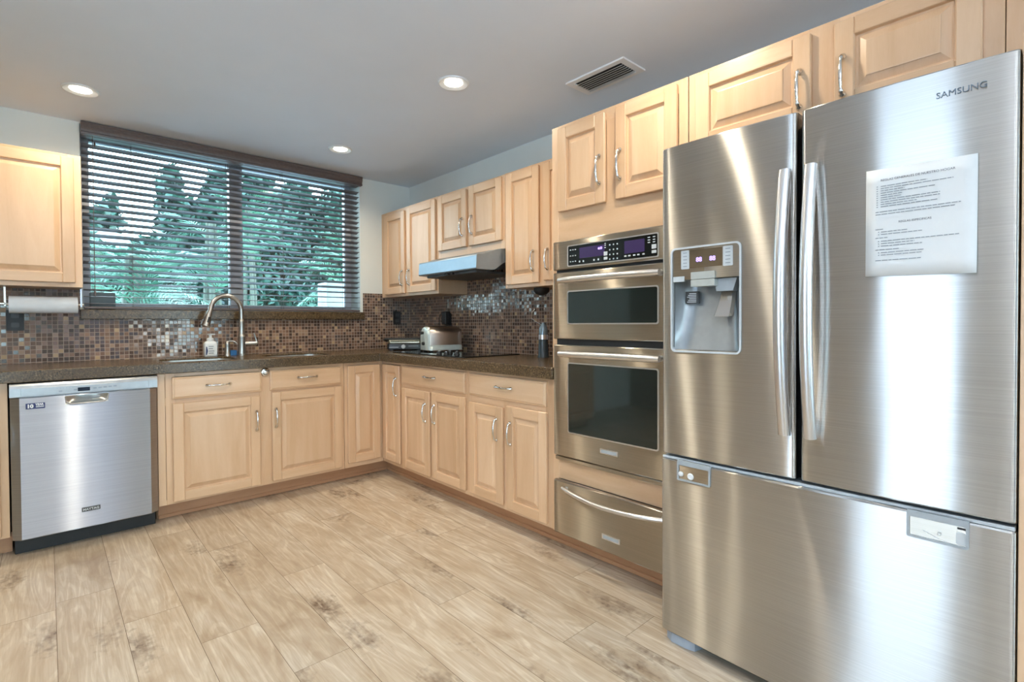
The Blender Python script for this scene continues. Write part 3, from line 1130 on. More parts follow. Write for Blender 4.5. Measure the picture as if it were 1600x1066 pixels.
def fridge_handle(y, ye, parent):
    mb = MB()
    path = []
    n = 22
    for k in range(n + 1):
        t_ = k / n
        e = 4 * t_ * (1 - t_)
        path.append((FX - .026 - .042 * e, y, .815 + (1.592 - .815) * t_))
    mb.tube(path, .0135, 14, 1.25)
    # the tapering web between bar and door
    ring_ = []
    for k in range(n + 1):
        t_ = k / n
        e = 4 * t_ * (1 - t_)
        xo = FX - .024 - .042 * e
        z = .82 + (1.587 - .82) * t_
        ring_.append([(xo, y + .008, z), (xo, y - .008, z), (FX + .004 - .036 * max(0, e - .12), y - .006, z), (FX + .004 - .036 * max(0, e - .12), y + .006, z)])
    mb.loops(ring_)
    return obj('handle', mb, HANDLE, parent, smooth=True, sharp=50)


fridge_handle(.566, 0, ld)
fridge_handle(.497, 0, rd)

# dispenser on the left door
FD = FX - .0045
b = MB()
b.ring('x', rr(.700, .946, 1.044, 1.405, .018), rr(.706, .940, 1.050, 1.399, .013), FX + .004, FD - .006)
ds = obj('dispenser', b, LTGREY, g_, smooth=True, sharp=30)
b = MB(); b.plate('x', rr(.706, .940, 1.294, 1.399, .006), FX + .01, FD - .001); obj('dispenser_panel', b, STEELD, ds)
b = MB(); b.plate('x', rr(.763, .876, 1.332, 1.393, .001), FX, FD - .002); obj('dispenser_display', b, plain('smoked_display', lin(98, 84, 66), .12), ds)
b = MB()
words(b, '88', .021, 'x', .853, FD - .0025, 1.352, bold=.0002)
words(b, '88', .021, 'x', .806, FD - .0025, 1.352, bold=.0002)
obj('display_digits', b, DIGIT, ds)
for y0, y1 in ((.878, .908), (.728, .760)):
    b = MB(); b.plate('x', rr(y0, y1, 1.330, 1.394, .003), FX, FD - .0022)
    b.mi = 1
    for k in range(5):
        b.box(FD - .0027, FD - .002, y0 + .008, y1 - .008, 1.338 + k * .0115, 1.3405 + k * .0115)
    obj('keypad', b, [LTGREY, INKG], ds)
b = MB(); b.plate('x', rr(.896, .938, 1.288, 1.306, .001), FX, FD - .003); obj('small_plate', b, LTGREY, ds)
b = MB()
ny, nz = 16, 14
def cav(s1, t_):
    prof = .014 + .046 * (1 - (1 - t_) ** 1.6)
    side = (1 - abs(2 * s1 - 1) ** 6)
    return FX + .004 + prof * side
rows = [[(cav(i / ny, j / nz), DH[0] + (DH[1] - DH[0]) * i / ny, DH[2] + (DH[3] - DH[2]) * j / nz) for i in range(ny + 1)] for j in range(nz + 1)]
low = [(FX - .004, y, DH[2] + .001) for _, y, _2 in rows[0]]
top = [(FX, y, DH[3] + .0) for _, y, _2 in rows[0]]
b.loops([low] + rows + [top], False, False, False)
obj('dispenser_cavity', b, plain('dispenser_silver', lin(146, 152, 156), .3, .55), ds, smooth=True, sharp=50)
PSB = plain('pale_silver_button', lin(200, 206, 204), .3, .4)
for z0, z1 in ((1.293, 1.317), (1.268, 1.2915)):
    b = MB(); b.plate('x', rr(.785, .868, z0, z1, .002), FX + .02, FD - .010)
    obj('dispenser_button', b, PSB, ds)
b = MB()
b.loops([[(FX + .01, y, z) for y, z in ((.80, 1.292), (.722, 1.292), (.735, 1.25), (.79, 1.25))], [(FX + .05, y, z) for y, z in ((.80, 1.292), (.722, 1.292), (.735, 1.25), (.79, 1.25))]])
obj('ice_chute', b, GREY, ds)
b = MB()
pad = []
for k in range(7):
    t_ = k / 6
    z = 1.25 - .082 * t_
    x = FX + .045 - .040 * t_ ** 1.3
    hw = .024 + .008 * t_
    pad.append([(x, .765 + hw, z), (x - .012, .765 + hw * .75, z - .002), (x - .012, .765 - hw * .75, z - .002), (x, .765 - hw, z), (x + .006, .765, z)])
b.loops(pad)
obj('dispenser_lever', b, CHROME, ds, smooth=True)
b = MB(); b.plate('x', rr(.868, .912, 1.213, 1.255, .001), FX + .05, FX + .034)
b.mi = 1
for k in range(6):
    b.box(FX + .0325, FX + .0342, .873, .907 - .004 * (k % 3), 1.217 + k * .0058, 1.2195 + k * .0058)
obj('warning_label', b, [DKGREY, LTGREY], ds)

b = MB(); words(b, 'SAMSUNG', .0205, 'x', .179, FX - .0066, 1.694, 'CENTER', .001)
o = obj('lettering', b, plain('blue_grey_letters', lin(96, 110, 124), .4), rd)

# two small grey holders on the freezer drawer
def holder(y0, y1, z0, z1):
    mb = MB()
    x = FX - .006
    mb.ring('x', rr(y0, y1, z0, z1 + .004, .005), rr(y0 + .006, y1 - .006, z0 + .006, z1 - .012, .002), FX + .002, x - .004)
    h0 = obj('latch_frame', mb, GREY, g_)
    mb = MB(); mb.plate('x', rr(y0 + .006, y1 - .006, z0 + .006, z1 - .012, .002), FX + .002, x - .0005)
    obj('latch_plate', mb, STEELD, h0)
    return h0


h0 = holder(.802, .922, .597, .663)
b = MB()
b.lathe([(.009, 0), (.009, .004), (.005, .007), (0, .007)], (FX - .006, .908, .620), 12, (-1, 0, 0))
b.lathe([(.010, 0), (.012, .003), (.008, .006), (.006, .004), (0, .004)], (FX - .006, .872, .618), 12, (-1, 0, 0))
obj('latch_screw', b, WHITE, h0, smooth=True)
h0 = holder(.158, .278, .598, .663)
b = MB(); b.lathe([(.004, 0), (.004, .006), (.002, .009), (0, .009)], (FX - .006, .213, .622), 12, (-1, 0, 0))
b.tube([(FX - .0075, .245, .621), (FX - .0075, .215, .608), (FX - .0075, .19, .603)], .0009, 6)
obj('latch_screw', b, WHITE, h0, smooth=True)
b = MB()
b.plate('x', rr(.164, .180, .643, .648, .001), FX, FX - .0072)
obj('latch_print', b, BLACK, h0)
b = MB()
b.plate('x', rr(.164, .182, .606, .636, .004), FX, FX - .007)
obj('latch_dial', b, LTGREY, h0)

for y0, y1 in ((.85, .985), (.085, .22)):
    b = MB()
    b.loops([[(x, y, z) for x, y in ((1.648, y0 + .02), (1.64, y0 + .05), (1.64, y1 - .03), (1.655, y1 - .004), (1.72, y1 - .004), (1.72, y0 + .0))] for z in (.001, .034)])
    o = obj('foot_cover', b, plain('foot_grey', lin(150, 160, 172), .45), g_)

# notice on the right door
n_ = thing('paper_notice', 'white printed sheet of house rules taped to the right refrigerator door', 'paper', (FX - .012, .26, 1.267))
b = MB()
NX = FX - .0105
rows = []
for j in range(9):
    t_ = j / 8
    row = []
    for i in range(9):
        s1 = i / 8
        cu_ = .0035 * ((2 * t_ - 1) ** 4) * s1 + .0015 * abs(2 * s1 - 1) ** 3
        row.append((NX - cu_, .369 - .221 * s1 - .001 * t_, 1.266 + .28 * t_ + .001 - .006 * s1))
    rows.append(row)
b.loops(rows, False, False, False)
sh = obj('paper_sheet', b, PAPERM, n_, smooth=True)
sh.modifiers.new('thickness', 'SOLIDIFY').thickness = .0003
b = MB()
TX = NX - .0014
words(b, 'REGLAS GENERALES DE NUESTRO HOGAR', .0078, 'x', .262, TX - .0008, 1.514, 'CENTER', .0001)
words(b, 'REGLAS ESPECIFICAS', .0072, 'x', .265, TX, 1.4015, 'CENTER', .0001)
obj('heading_print', b, INK, n_)
b = MB()
random.seed(11)
def line(y, z, wd, h_=.0018):
    """a line of print too small to read: word-sized strokes"""
    end = y - wd
    while y > end:
        l_ = min(random.uniform(.006, .017), y - end)
        b.box(TX - .0009, TX - .0004, y - l_, y, z, z + h_)
        y -= l_ + .0016
for k, wd in enumerate((.095, .145, .05, .11, .045, .045, .12, .12, .075, .115)):
    line(.345, 1.500 - k * .0059, .003)
    line(.336, 1.500 - k * .0059, wd)
line(.347, 1.4335, .17); line(.347, 1.427, .16)
obj('body_print', b, INKG, n_)
b = MB()
for z, wd, ind in ((1.388, .018, 0), (1.381, .055, 1), (1.3745, .085, 1), (1.3655, .026, 0), (1.357, .155, 1), (1.3505, .07, 1), (1.344, .085, 1),
                   (1.3345, .05, 0), (1.327, .088, 1), (1.3205, .085, 1), (1.3065, .095, 0)):
    if ind:
        line(.341, z, .0022)
    line(.347 - .012 * ind, z, wd)
obj('body_print', b, INKG, n_)

# ------------------------------------------------------------------ range hood
h_ = thing('range_hood', 'stainless steel range hood with curved side below the short wall cabinet', 'range hood', (2.2, 2.86, 1.48))
def hoodprof(y, f0):
    """side outline (x, z): straight front, S-curved top and underside"""
    pts = [(f0, 1.488), (f0 - .004, 1.495), (f0, 1.572), (f0 + .006, 1.58)]
    for k in range(1, 9):
        t_ = k / 8
        s1 = t_ * t_ * (3 - 2 * t_)
        pts.append((f0 + .006 + (2.20 - f0 - .006) * t_, 1.58 + .0505 * s1))
    pts += [(XR - .012, 1.6305), (XR - .012, 1.545)]
    for k in range(0, 7):
        t_ = k / 6
        s1 = t_ * t_ * (3 - 2 * t_)
        pts.append((2.22 - (2.22 - f0 - .12) * t_, 1.545 - .057 * s1))
    return [(x, y, z) for x, z in pts]
b = MB()
rngs = []
ys = [(3.236, 0), (3.2355, 0), (2.4795, 1), (2.479, 1)]
# front edge is a little narrower than the back
def taper(pts, s1):
    out = []
    for x, y, z in pts:
        t_ = min(1, max(0, (2.20 - x) / .21))
        out.append((x, y + (-.075 if s1 == 0 else .018) * t_, z))
    return out
b.loops([taper(hoodprof(y, 1.985), s1) for y, s1 in ((3.236, 0), (2.479, 1))])
HOODM = plain('hood_steel', lin(150, 166, 180), .36, .8, .03)
obj('hood_canopy', b, HOODM, h_, smooth=True, sharp=25)
b = MB()
b.box(2.03, 2.40, 2.56, 3.13, 1.472, 1.489, .003)
obj('filter_panel', b, DKGREY, h_)
b = MB()
for y in (2.78, 2.84):
    b.box(2.0, 2.02, y, y + .03, 1.474, 1.487, .002)
obj('switch', b, BLACK, h_)

# ------------------------------------------------------------------ cooktop
k_ = thing('cooktop', 'black glass electric cooktop set into the countertop under the hood', 'cooktop', (2.2, 3.03, CT))
b = MB(); b.plate('z', rr(1.945, 2.44, 2.585, 3.49, .012), CT + .0005, CT + .007)
gl = obj('glass_top', b, BLACKG, k_)
b = MB()
for x, y, r_ in ((2.1, 2.72, .09), (2.32, 2.74, .075), (2.30, 3.05, .06), (2.1, 3.33, .075)):
    b.loops([[(x + q * math.cos(R(a)), y + q * math.sin(R(a)), CT + .0074) for a in range(0, 360, 12)] for q in (r_, r_ - .003)], False, False)
obj('burner_ring', b, DKGREY, gl)
for x, y in ((2.00, 2.935), (1.985, 2.83), (2.085, 2.93), (2.065, 2.82)):
    b = MB(); b.lathe([(.020, 0), (.020, .004), (.017, .006), (.0165, .020), (.015, .0225), (0, .023)], (x, y, CT + .007), 20)
    kb = obj('knob', b, BLACK, k_, smooth=True)
    b = MB(); b.lathe([(.011, 0), (.011, .0015), (0, .0016)], (x, y, CT + .030), 16); obj('knob_cap', b, CHROME, kb, smooth=True)

# toaster: end with the lever looks into the room
Z0 = CT + .0088
t_o = thing('toaster', 'chunky metallic two slot toaster with pale end on the cooktop back corner', 'toaster', (2.245, 3.28, Z0), R(168))
def tr(x, hw, z0, z1, r, n=6):
    pts = []
    for cy, cz, a in ((-hw + r, z1 - r, 180), (hw - r, z1 - r, 90)):
        pass
    out = [(x, hw, z0), ]
    for k in range(n + 1):
        a = R(90 * k / n); out.append((x, hw - r + r * math.cos(a), z1 - r + r * math.sin(a)))
    for k in range(n + 1):
        a = R(90 + 90 * k / n); out.append((x, -hw + r + r * math.cos(a), z1 - r + r * math.sin(a)))
    out.append((x, -hw, z0))
    return out
TOAST = plain('toaster_brown_steel', lin(178, 166, 156), .28, 1, .04)
PALE = plain('toaster_pale_enamel', lin(196, 208, 206), .3, .3)
b = MB()
b.loops([tr(-.148, .07, .045, .165, .05), tr(-.135, .08, .045, .188, .06), tr(-.11, .082, .045, .194, .062), tr(.112, .082, .045, .194, .062), tr(.116, .08, .045, .19, .06)])
obj('toaster_shell', b, TOAST, t_o, smooth=True, local=True)
b = MB()
b.loops([tr(.112, .079, .01, .188, .06), tr(.130, .076, .01, .18, .062), tr(.137, .066, .01, .16, .055)])
b.loops([[(x, y, z) for x, y in rr(-.155, .125, -.088, .088, .03)] for z in (.008, .04)])
b.loops([[(x, y, .04) for x, y in rr(-.155, .125, -.088, .088, .03)], [(x, y, .048) for x, y in rr(-.15, .12, -.083, .083, .03)]])
obj('toaster_base', b, PALE, t_o, smooth=True, local=True)
b = MB()
for x in (-.11, .1):
    for y in (-.06, .06):
        b.box(x - .012, x + .012, y - .012, y + .012, 0, .009)
obj('foot', b, BLACK, t_o, local=True)
b = MB()
for y in (-.028, .028):
    b.box(-.085, .08, y - .014, y + .014, .186, .1935)
obj('bread_slot', b, BLACK, t_o, local=True)
b = MB(); b.tube([(.13, 0, .14), (.158, 0, .14), (.162, 0, .14)], [.008, .012, .009], 12); obj('lever_knob', b, BLACK, t_o, smooth=True, local=True)
b = MB(); b.tube([(.13, .012, .06), (.15, .012, .06), (.153, .012, .06)], [.013, .013, .010], 14); obj('dial', b, BLACK, t_o, smooth=True, local=True)

# contact grill in the corner
g2 = thing('contact_grill', 'low black and silver sandwich grill in the counter corner left of the toaster', 'grill', (2.225, 3.745, CT), R(-38))
GB = plain('grill_black', (.02, .021, .022), .3)
SILV = plain('grill_silver_lid', lin(196, 196, 176), .22, .9)
b = MB()
b.loops([[(x, y, z) for x, y in rr(-.145 + i, .145 - i, -.13 + i, .14 - i, .025)] for z, i in ((.008, .006), (.014, 0), (.052, 0), (.056, .004))])
for x in (-.11, .11):
    for y in (-.1, .11):
        b.box(x - .012, x + .012, y - .012, y + .012, 0, .01)
obj('grill_base', b, GB, g2, smooth=True, local=True)
b = MB()
b.loops([[(x, y, z) for x, y in rr(-.14 + i, .14 - i, -.125 + i, .135 - i, .03)] for z, i in ((.060, 0), (.064, -.003), (.088, 0), (.097, .008), (.1, .02))])
obj('grill_lid', b, SILV, g2, smooth=True, local=True)
b = MB()
b.tube([(-.155, -.02, .075), (-.165, -.13, .09), (-.15, -.16, .098), (.15, -.16, .098), (.165, -.13, .09), (.155, -.02, .075)], .009, 10)
obj('handle', b, BLACK, g2, smooth=True, local=True)
b = MB(); b.lathe([(.018, 0), (.017, .010), (.014, .013), (0, .013)], (-.01, -.130, .033), 20, (0, -1, 0)); obj('dial', b, LTGREY, g2, smooth=True, local=True)
b = MB(); b.box(-.125, -.05, -.1315, -.129, .026, .030); b.box(.03, .11, -.1312, -.129, .036, .038)
obj('trim_strip', b, LTGREY, g2, local=True)

# item beside the oven tower: cordless corkscrew style bottle with wire
m_ = thing('electric_mill', 'slim dark cylinder with silver band and clear top beside the oven tower', 'grinder', (2.35, 2.275, CT))
b = MB(); b.lathe([(.037, 0), (.037, .004), (.035, .01), (.030, .115)], (2.35, 2.275, CT), 20); obj('mill_body', b, plain('mill_dark_blue_grey', (.03, .045, .055), .25), m_, smooth=True)
b = MB(); b.lathe([(.031, .115), (.031, .145)], (2.35, 2.275, CT), 20); obj('silver_band', b, HANDLE, m_, smooth=True)
b = MB(); b.lathe([(.0285, .145), (.0275, .185), (.022, .2), (.012, .215), (.009, .222), (0, .223)], (2.35, 2.275, CT), 20); obj('mill_top', b, plain('mill_blue_grey_top', lin(120, 140, 154), .15, .4), m_, smooth=True)
b = MB(); b.tube([(2.35, 2.285, CT + .205), (2.345, 2.33, CT + .225), (2.345, 2.375, CT + .25), (2.345, 2.37, CT + .29), (2.345, 2.345, CT + .31)], .003, 8); obj('wire_hook', b, CHROME, m_, smooth=True)
b = MB(); b.lathe([(.05, 0), (.05, -.02), (.035, -.04), (.012, -.048), (0, -.048)], (2.33, 2.27, 1.3695), 20)
tag(obj('under_cabinet_speaker', b, BLACK, smooth=True), 'black round device fixed under the wall cabinet beside the oven tower', 'device')

# outlets and plugs
def outlet(name, o, u, z, d, label):
    t_ = thing(name, label, 'outlet', m3(o, u, d, z))
    mb = MB(); mb.plate(o, rr(u - .037, u + .037, z - .06, z + .06, .004), d, d - .006); obj('cover_plate', mb, BLACK, t_)
    mb = MB()
    for k in (-.027, .027):
        mb.plate(o, rr(u - .017, u + .017, z + k - .014, z + k + .014, .006), d - .006, d - .0085)
    obj('socket', mb, DKGREY, t_)
    return t_
outlet('wall_outlet', 'y', 2.345, 1.198, YB - ts, 'black outlet plate on the mosaic at the corner, above the grill')
outlet('wall_outlet', 'y', -.135, 1.178, YB - ts, 'black outlet plate on the mosaic below the paper towel roll')
outlet('wall_outlet', 'x', 3.50, 1.17, XR - ts, 'black outlet plate on the mosaic behind the toaster, covered by a plug')
p_ = thing('plug_adapter', 'tall black plug adapter in the outlet above the toaster', 'plug', (XR - ts - .03, 3.50, 1.13))
b = MB(); b.box(XR - ts - .055, XR - ts - .0085, 3.47, 3.53, 1.135, 1.245, .006); obj('adapter_body', b, BLACK, p_)
b = MB()
b.tube([(XR - .05, 3.53, 1.225), (XR - .05, 3.56, 1.222), (XR - .045, 3.585, 1.19), (XR - .04, 3.59, 1.12), (XR - .035, 3.585, 1.0), (XR - .035, 3.55, CT + .012), (XR - .06, 3.49, CT + .0105), (2.39, 3.36, CT + .0105)], .0032, 8)
obj('cord', b, BLACK, p_, smooth=True)

# paper towel
p_ = thing('paper_towel_holder', 'paper towel roll on a rod bracket under the left wall cabinet', 'paper towel', (-.008, 3.95, 1.364))
b = MB(); b.lathe([(.018, -.145), (.047, -.145), (.048, -.143), (.048, .143), (.047, .145), (.018, .145)], (-.008, 3.95, 1.265), 32, (1, 0, 0)); obj('towel_roll', b, plain('paper_towel_white', lin(232, 236, 242), .9, 0, .02), p_, smooth=True)
b = MB()
for x in (-.168, .152):
    b.box(x - .005, x + .005, 3.935, 3.965, 1.255, 1.364, .001)
b.tube([(-.185, 3.95, 1.268), (.165, 3.95, 1.268)], .008, 10)
b.box(-.2, -.165, 3.93, 3.97, 1.262, 1.276, .004)
obj('bracket', b, CHROME, p_)

# ------------------------------------------------------------------ blinds
v_ = thing('window_blind', 'dark brown wooden venetian blind hanging open in the window', 'blind', (1.08, 4.12, WZ0))
BX0, BX1 = .172, 1.99
b = MB()
n = 24
zt, zb = 2.268, 1.285
for k in range(n):
    z = zb + (zt - zb) * k / (n - 1)
    pr = []
    ti = .0062 * min(1, max(0, (k - 1) / 3))
    for q in (-1, -.5, 0, .5, 1):
        pr.append((4.140 + .025 * q, z + .002 * (1 - q * q) - ti * q))
    for q in (1, .5, 0, -.5, -1):
        pr.append((4.140 + .025 * q, z - .0028 + .002 * (1 - q * q) - ti * q))
    b.loops([[(x, y, zz) for y, zz in pr] for x in (BX0, BX1)])
obj('slats', b, BROWNBLIND, v_)
b = MB(); b.box(BX0, BX1, 4.113, 4.165, 1.250, 1.264, .003); obj('bottom_rail', b, BROWNBLIND, v_)
b = MB(); b.box(BX0, BX1, 4.112, 4.17, 2.32, 2.388, .002); obj('head_rail', b, BROWNBLIND, v_)
b = MB()
vp = [(4.111, 2.322), (4.075, 2.322), (4.073, 2.332), (4.079, 2.340), (4.077, 2.352), (4.071, 2.362), (4.071, 2.378), (4.066, 2.384), (4.066, 2.394), (4.111, 2.394)]
b.loops([[(x, y, z) for y, z in vp] for x in (.1685, 2.003)])
obj('valance', b, BROWNBLIND, v_)
for x in (.42, .98, 1.36, 1.86):
    b = MB()
    for y in (4.1145, 4.1655):
        b.tube([(x, y, 1.252), (x, y, 2.32)], .0012, 6)
    obj('ladder_cord', b, BROWNBLIND, v_)
b = MB(); b.tube([(.225, 4.10, 2.325), (.225, 4.098, 2.285), (.225, 4.098, 1.36)], .0022, 6); b.lathe([(.004, 0), (.007, -.01), (.006, -.03), (0, -.034)], (.225, 4.098, 1.36), 10)
b.lathe([(.004, 0), (.006, -.01), (.005, -.03), (0, -.032)], (.235, 4.0985, 2.285), 10)
obj('tilt_cord', b, BROWNBLIND, v_)
b = MB(); b.box(.205, .335, 4.215, 4.275, WZ0 + .0005, 1.358, .004)
tag(obj('sill_box', b, plain('grey_box', lin(128, 136, 138), .6)), 'small grey box standing on the window sill behind the blind', 'box')


# ------------------------------------------------------------------ ceiling lights and vent
def downlight(x, y, label):
    t_ = thing('recessed_light', label, 'ceiling light', (x, y, ZC), 0, 'recessed ceiling lights')
    mb = MB()
    mb.lathe([(.080, -.0001), (.079, -.006), (.074, -.009), (.062, -.006), (.050, -.0015), (.046, -.0012), (.046, -.0001)], (x, y, ZC), 32)
    obj('trim_ring', mb, WHITE, t_, smooth=True)
    mb = MB(); mb.lathe([(.046, -.0005), (.046, -.0035), (.03, -.006), (0, -.007)], (x, y, ZC), 24)
    obj('lamp_lens', mb, LAMP, t_, smooth=True)
    l_ = bpy.data.lights.new('bulb', 'AREA')
    l_.shape = 'DISK'; l_.size = .09; l_.energy = 4.5; l_.color = (1, .88, .68); l_.spread = R(150)
    lo = bpy.data.objects.new('bulb', l_)
    lo.parent = t_
    lo.location = (0, 0, -.012)
    col.objects.link(lo)


downlight(.15, 3.55, 'round recessed ceiling light near the left end of the window')
downlight(1.57, 3.53, 'round recessed ceiling light near the right end of the window, farthest from the camera')
downlight(1.58, 2.17, 'round recessed ceiling light in front of the oven tower, left of the air vent')
downlight(.15, 2.17, 'added recessed fill light out of frame above the left side')  # unseen lamp added to balance the room's lighting
downlight(1.5, 1.0, 'recessed ceiling light out of frame in front of the refrigerator')
downlight(-1.2, 2.25, 'recessed ceiling light out of frame at the far left of the room')
downlight(.4, -1.2, 'added recessed fill light out of frame behind the camera')  # unseen lamp added for more light from behind

f2 = thing('added_uplight', 'added fill light shaped as a tall uplighter behind the camera, out of frame', 'added fill light', (-.5, -1.0, 0))  # unseen uplight, added to brighten the ceiling
b = MB(); b.lathe([(.14, 0), (.14, .012), (.03, .03), (.012, .05)], (-.5, -1.0, 0), 24); obj('base', b, NICKEL, f2, smooth=True)
b = MB(); b.tube([(-.5, -1.0, .04), (-.5, -1.0, 1.62)], .011, 12); obj('pole', b, NICKEL, f2, smooth=True)
b = MB(); b.lathe([(.012, 1.60), (.09, 1.625), (.16, 1.68), (.19, 1.74), (.186, 1.742), (.155, 1.69), (.085, 1.64), (0, 1.625)], (-.5, -1.0, 0), 28); obj('bowl_shade', b, WHITE, f2, smooth=True)
l_ = bpy.data.lights.new('bulb', 'AREA')
l_.shape = 'DISK'; l_.size = .28; l_.energy = 72; l_.color = (.92, .96, 1)
lo = bpy.data.objects.new('bulb', l_)
lo.parent = f2
lo.location = (0, 0, 1.745)
lo.rotation_euler = (R(180), 0, 0)
col.objects.link(lo)

v_ = thing('air_vent', 'white rectangular slatted air vent in the ceiling', 'air vent', (2.11, 1.6, ZC))
b = MB()
b.ring('z', [(2.02, 1.425), (2.205, 1.425), (2.205, 1.785), (2.02, 1.785)], [(2.05, 1.46), (2.175, 1.46), (2.175, 1.75), (2.05, 1.75)], ZC - .0002, ZC - .008)
obj('vent_frame', b, VENTM, v_)
b = MB(); b.box(2.05, 2.175, 1.46, 1.75, ZC - .003, ZC - .0005); obj('vent_shade_plate', b, BLACK, v_)  # thin black plate standing for the shade inside the vent
for k in range(7):
    b = MB()
    x = 2.056 + k * .0185
    b.loops([[(x, y, ZC - .0165), (x + .003, y, ZC - .0168), (x + .0150, y, ZC - .0075), (x + .0135, y, ZC - .0065)] for y in (1.462, 1.748)])
    obj('vent_slat', b, VENTM, v_)


# ------------------------------------------------------------------ garden beyond the window
b = MB(); b.box(-16, 20, YB + .26, 30, -.5, -.02); b.box(-16, 20, -16, YF - .1, -.5, -.02); b.box(-16, XL - .1, YF - .1, YB + .26, -.5, -.02)
o = obj('garden_ground', b, GROUND); o['kind'] = 'structure'
h0 = thing('neighbour_house', 'low white house far beyond the garden, seen between slats at the left', 'house', (0, 14, -.02))
b = MB(); b.box(-5, 2.6, 13.5, 17, -.02, 2.65); obj('house_wall', b, STUCCO, h0)
b = MB(); b.loops([[(-5.4, 13.1, 2.65), (2.8, 13.1, 2.65), (2.8, 17.4, 2.65), (-5.4, 17.4, 2.65)], [(-3.5, 15, 3.3), (1.2, 15, 3.3), (1.2, 15.5, 3.3), (-3.5, 15.5, 3.3)]]); obj('house_roof', b, ROOF, h0)
b = MB(); b.box(2.05, 2.5, 4.95, 5.2, -.02, 1.56, .01)
tag(obj('garden_pillar', b, plain('grey_stucco', lin(140, 144, 144), .85, 0, .05, 12)), 'low white garden pillar just outside the lower right corner of the window', 'pillar')


def frond_mesh(seed, length=1.9, droop=1.0):
    rnd = random.Random(seed)
    mb = MB()
    n_ = 26
    pts = []
    for k in range(n_ + 1):
        t_ = k / n_
        pts.append(Vector((length * t_ * (1 - .18 * droop * t_), 0, length * (.62 * t_ - .75 * droop * t_ * t_))))
    mb.tube(pts, [.012 * (1 - .85 * k / n_) for k in range(n_ + 1)], 5)
    for k in range(3, n_ + 1):
        t_ = k / n_
        ll = .52 * math.sin(math.pi * min(1, .18 + .8 * t_)) ** .7
        d_ = (pts[k] - pts[k - 1]).normalized()
        for sgn in (-1, 1):
            dirv = (Vector((0, sgn, 0)) * .8 + d_ * .65 + Vector((0, 0, -.12 + rnd.uniform(-.12, .12)))).normalized()
            p0 = pts[k]
            pm = p0 + dirv * ll * .5 + Vector((0, 0, .02))
            p1 = p0 + dirv * ll + Vector((0, 0, -.10 * ll))
            wv = d_ * .02
            a = [mb.v(*(p0 - wv * .4)), mb.v(*(p0 + wv * .4)), mb.v(*(pm + wv)), mb.v(*(pm - wv)), mb.v(*p1)]
            mb.f([a[0], a[1], a[2], a[3]])
            mb.f([a[3], a[2], a[4]])
    return mb


FR = None


def palm(x, y, h, nf, label, seed, scale=1.0):
    global FR
    rnd = random.Random(seed)
    t_ = thing('palm_tree', label, 'palm', (x, y, -.02), 0, 'palms outside the window')
    mb = MB()
    for k in range(3):
        a = k * 2.1 + rnd.random()
        mb.tube([(x + .08 * math.cos(a), y + .08 * math.sin(a), -.02), (x + .1 * math.cos(a), y + .1 * math.sin(a), h * .5), (x + .04 * math.cos(a), y + .04 * math.sin(a), h)], [.05, .04, .03], 8)
    obj('trunk', mb, STEM, t_, smooth=True)
    for k in range(nf):
        if FR is None:
            FR = [obj('frond', frond_mesh(s1, 1.9, dr), LEAF, None, local=True) for s1, dr in ((1, 1.0), (2, .75), (3, 1.3))]
            for f in FR:
                f.parent = t_
            fs = FR[0]
        else:
            fs = FR[k % 3].copy()
            col.objects.link(fs)
            fs.parent = t_
        sc_ = scale * .52 * rnd.uniform(.85, 1.1)
        fs.scale = (sc_,) * 3
        fs.location = (0, 0, h - .12 - rnd.uniform(0, .95))
        fs.rotation_euler = (rnd.uniform(-.25, .25), rnd.uniform(-.75, .25), 2.4 * k + rnd.uniform(-.3, .3))
    if FR and FR[1].parent == t_:
        for i, f in enumerate(FR[1:]):
            f.location = (0, 0, h - .2)
            f.scale = (.52,) * 3
            f.rotation_euler = (0, -.3 + .3 * i, 1.2 + i * 2)


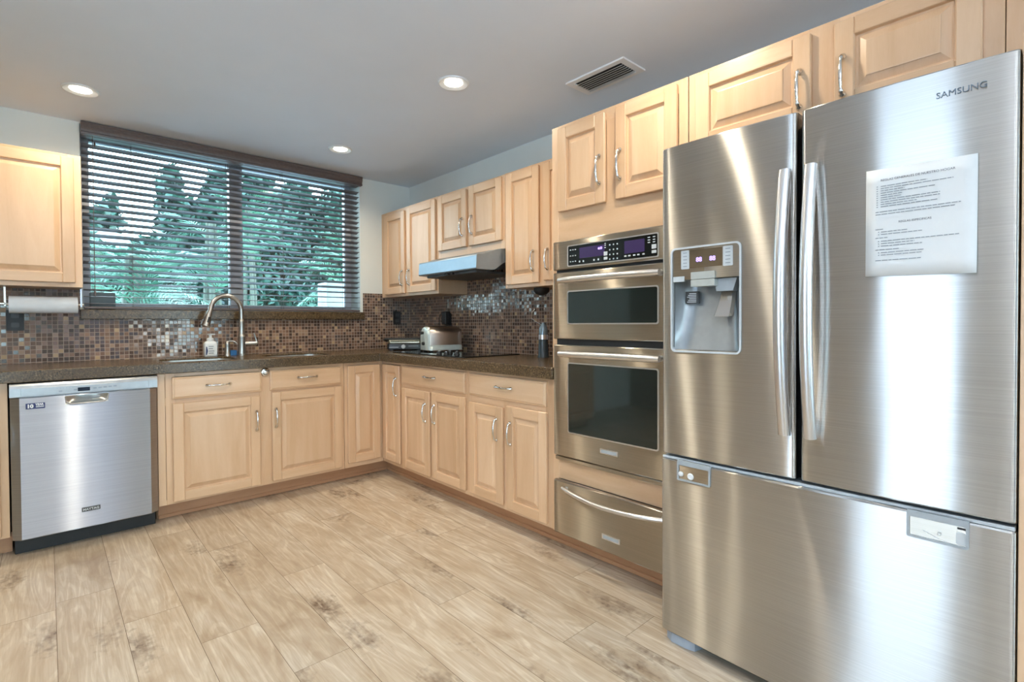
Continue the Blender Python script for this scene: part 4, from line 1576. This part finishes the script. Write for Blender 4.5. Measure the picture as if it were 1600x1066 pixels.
palm(.62, 5.95, 1.8, 16, 'feathery palm close outside the left half of the window', 1)
palm(2.85, 6.1, 2.1, 16, 'feathery palm close outside the right half of the window', 2)
palm(-.45, 8.1, 2.1, 14, 'feathery palm in the second row at the left', 3)
palm(1.72, 8.15, 2.6, 16, 'feathery palm in the second row behind the window mullion', 4)
palm(3.9, 8.2, 2.6, 16, 'feathery palm in the second row at the right', 5)
palm(.6, 10.3, 2.4, 14, 'feathery palm at the back of the garden, in front of the white house', 6)
palm(2.8, 10.3, 3.3, 16, 'tall feathery palm at the back of the garden near the middle', 7)
palm(5.0, 10.3, 3.1, 16, 'tall feathery palm at the back of the garden at the far right', 8)


def hedge(name, x0, x1, y, d, z1, n_, label, seed, ls=1.0):
    rnd = random.Random(seed)
    t_ = thing(name, label, 'hedge', ((x0 + x1) / 2, y, -.02))
    mb = MB()
    for _ in range(n_):
        px = rnd.uniform(x0, x1)
        pz = rnd.uniform(0, 1) ** .8 * z1 * (.85 + .15 * math.sin(px * 3.1) * math.cos(px * 1.7))
        p = Vector((px, y + rnd.uniform(-d, d), pz))
        a = Vector((rnd.uniform(-1, 1), rnd.uniform(-1, 1), rnd.uniform(-1, 1))).normalized()
        c_ = a.cross(Vector((rnd.uniform(-1, 1), rnd.uniform(-1, 1), rnd.uniform(-1, 1)))).normalized()
        l_ = rnd.uniform(.10, .24) * ls
        mb.f([mb.v(*(p - a * l_)), mb.v(*(p + c_ * l_ * .35)), mb.v(*(p + a * l_)), mb.v(*(p - c_ * l_ * .35))])
    obj('foliage', mb, LEAF2, t_)
    mb = MB()
    mb.box(x0, x1, y - d * .3, y + d * .3, -.02, z1 * .72)
    obj('inner_branches', mb, plain('dark_twigs', lin(30, 48, 38), .9), t_)


hedge('hedge', 2.9, 8.0, 12.4, .55, 5.0, 16000, 'tall dark leafy hedge closing the garden at the right', 1, .7)
hedge('hedge', -1.5, 2.6, 12.2, .3, 3.0, 6500, 'low leafy hedge in front of the white house at the left', 2)

hedge('tree_row', -3.5, 1.6, 19.5, .8, 5.2, 9000, 'row of leafy trees far behind the white house at the left', 3, 1.6)
hedge('tree_row', 2.7, 9.5, 19.5, .9, 7.0, 12000, 'taller row of leafy trees far behind the garden toward the right', 4, 1.6)
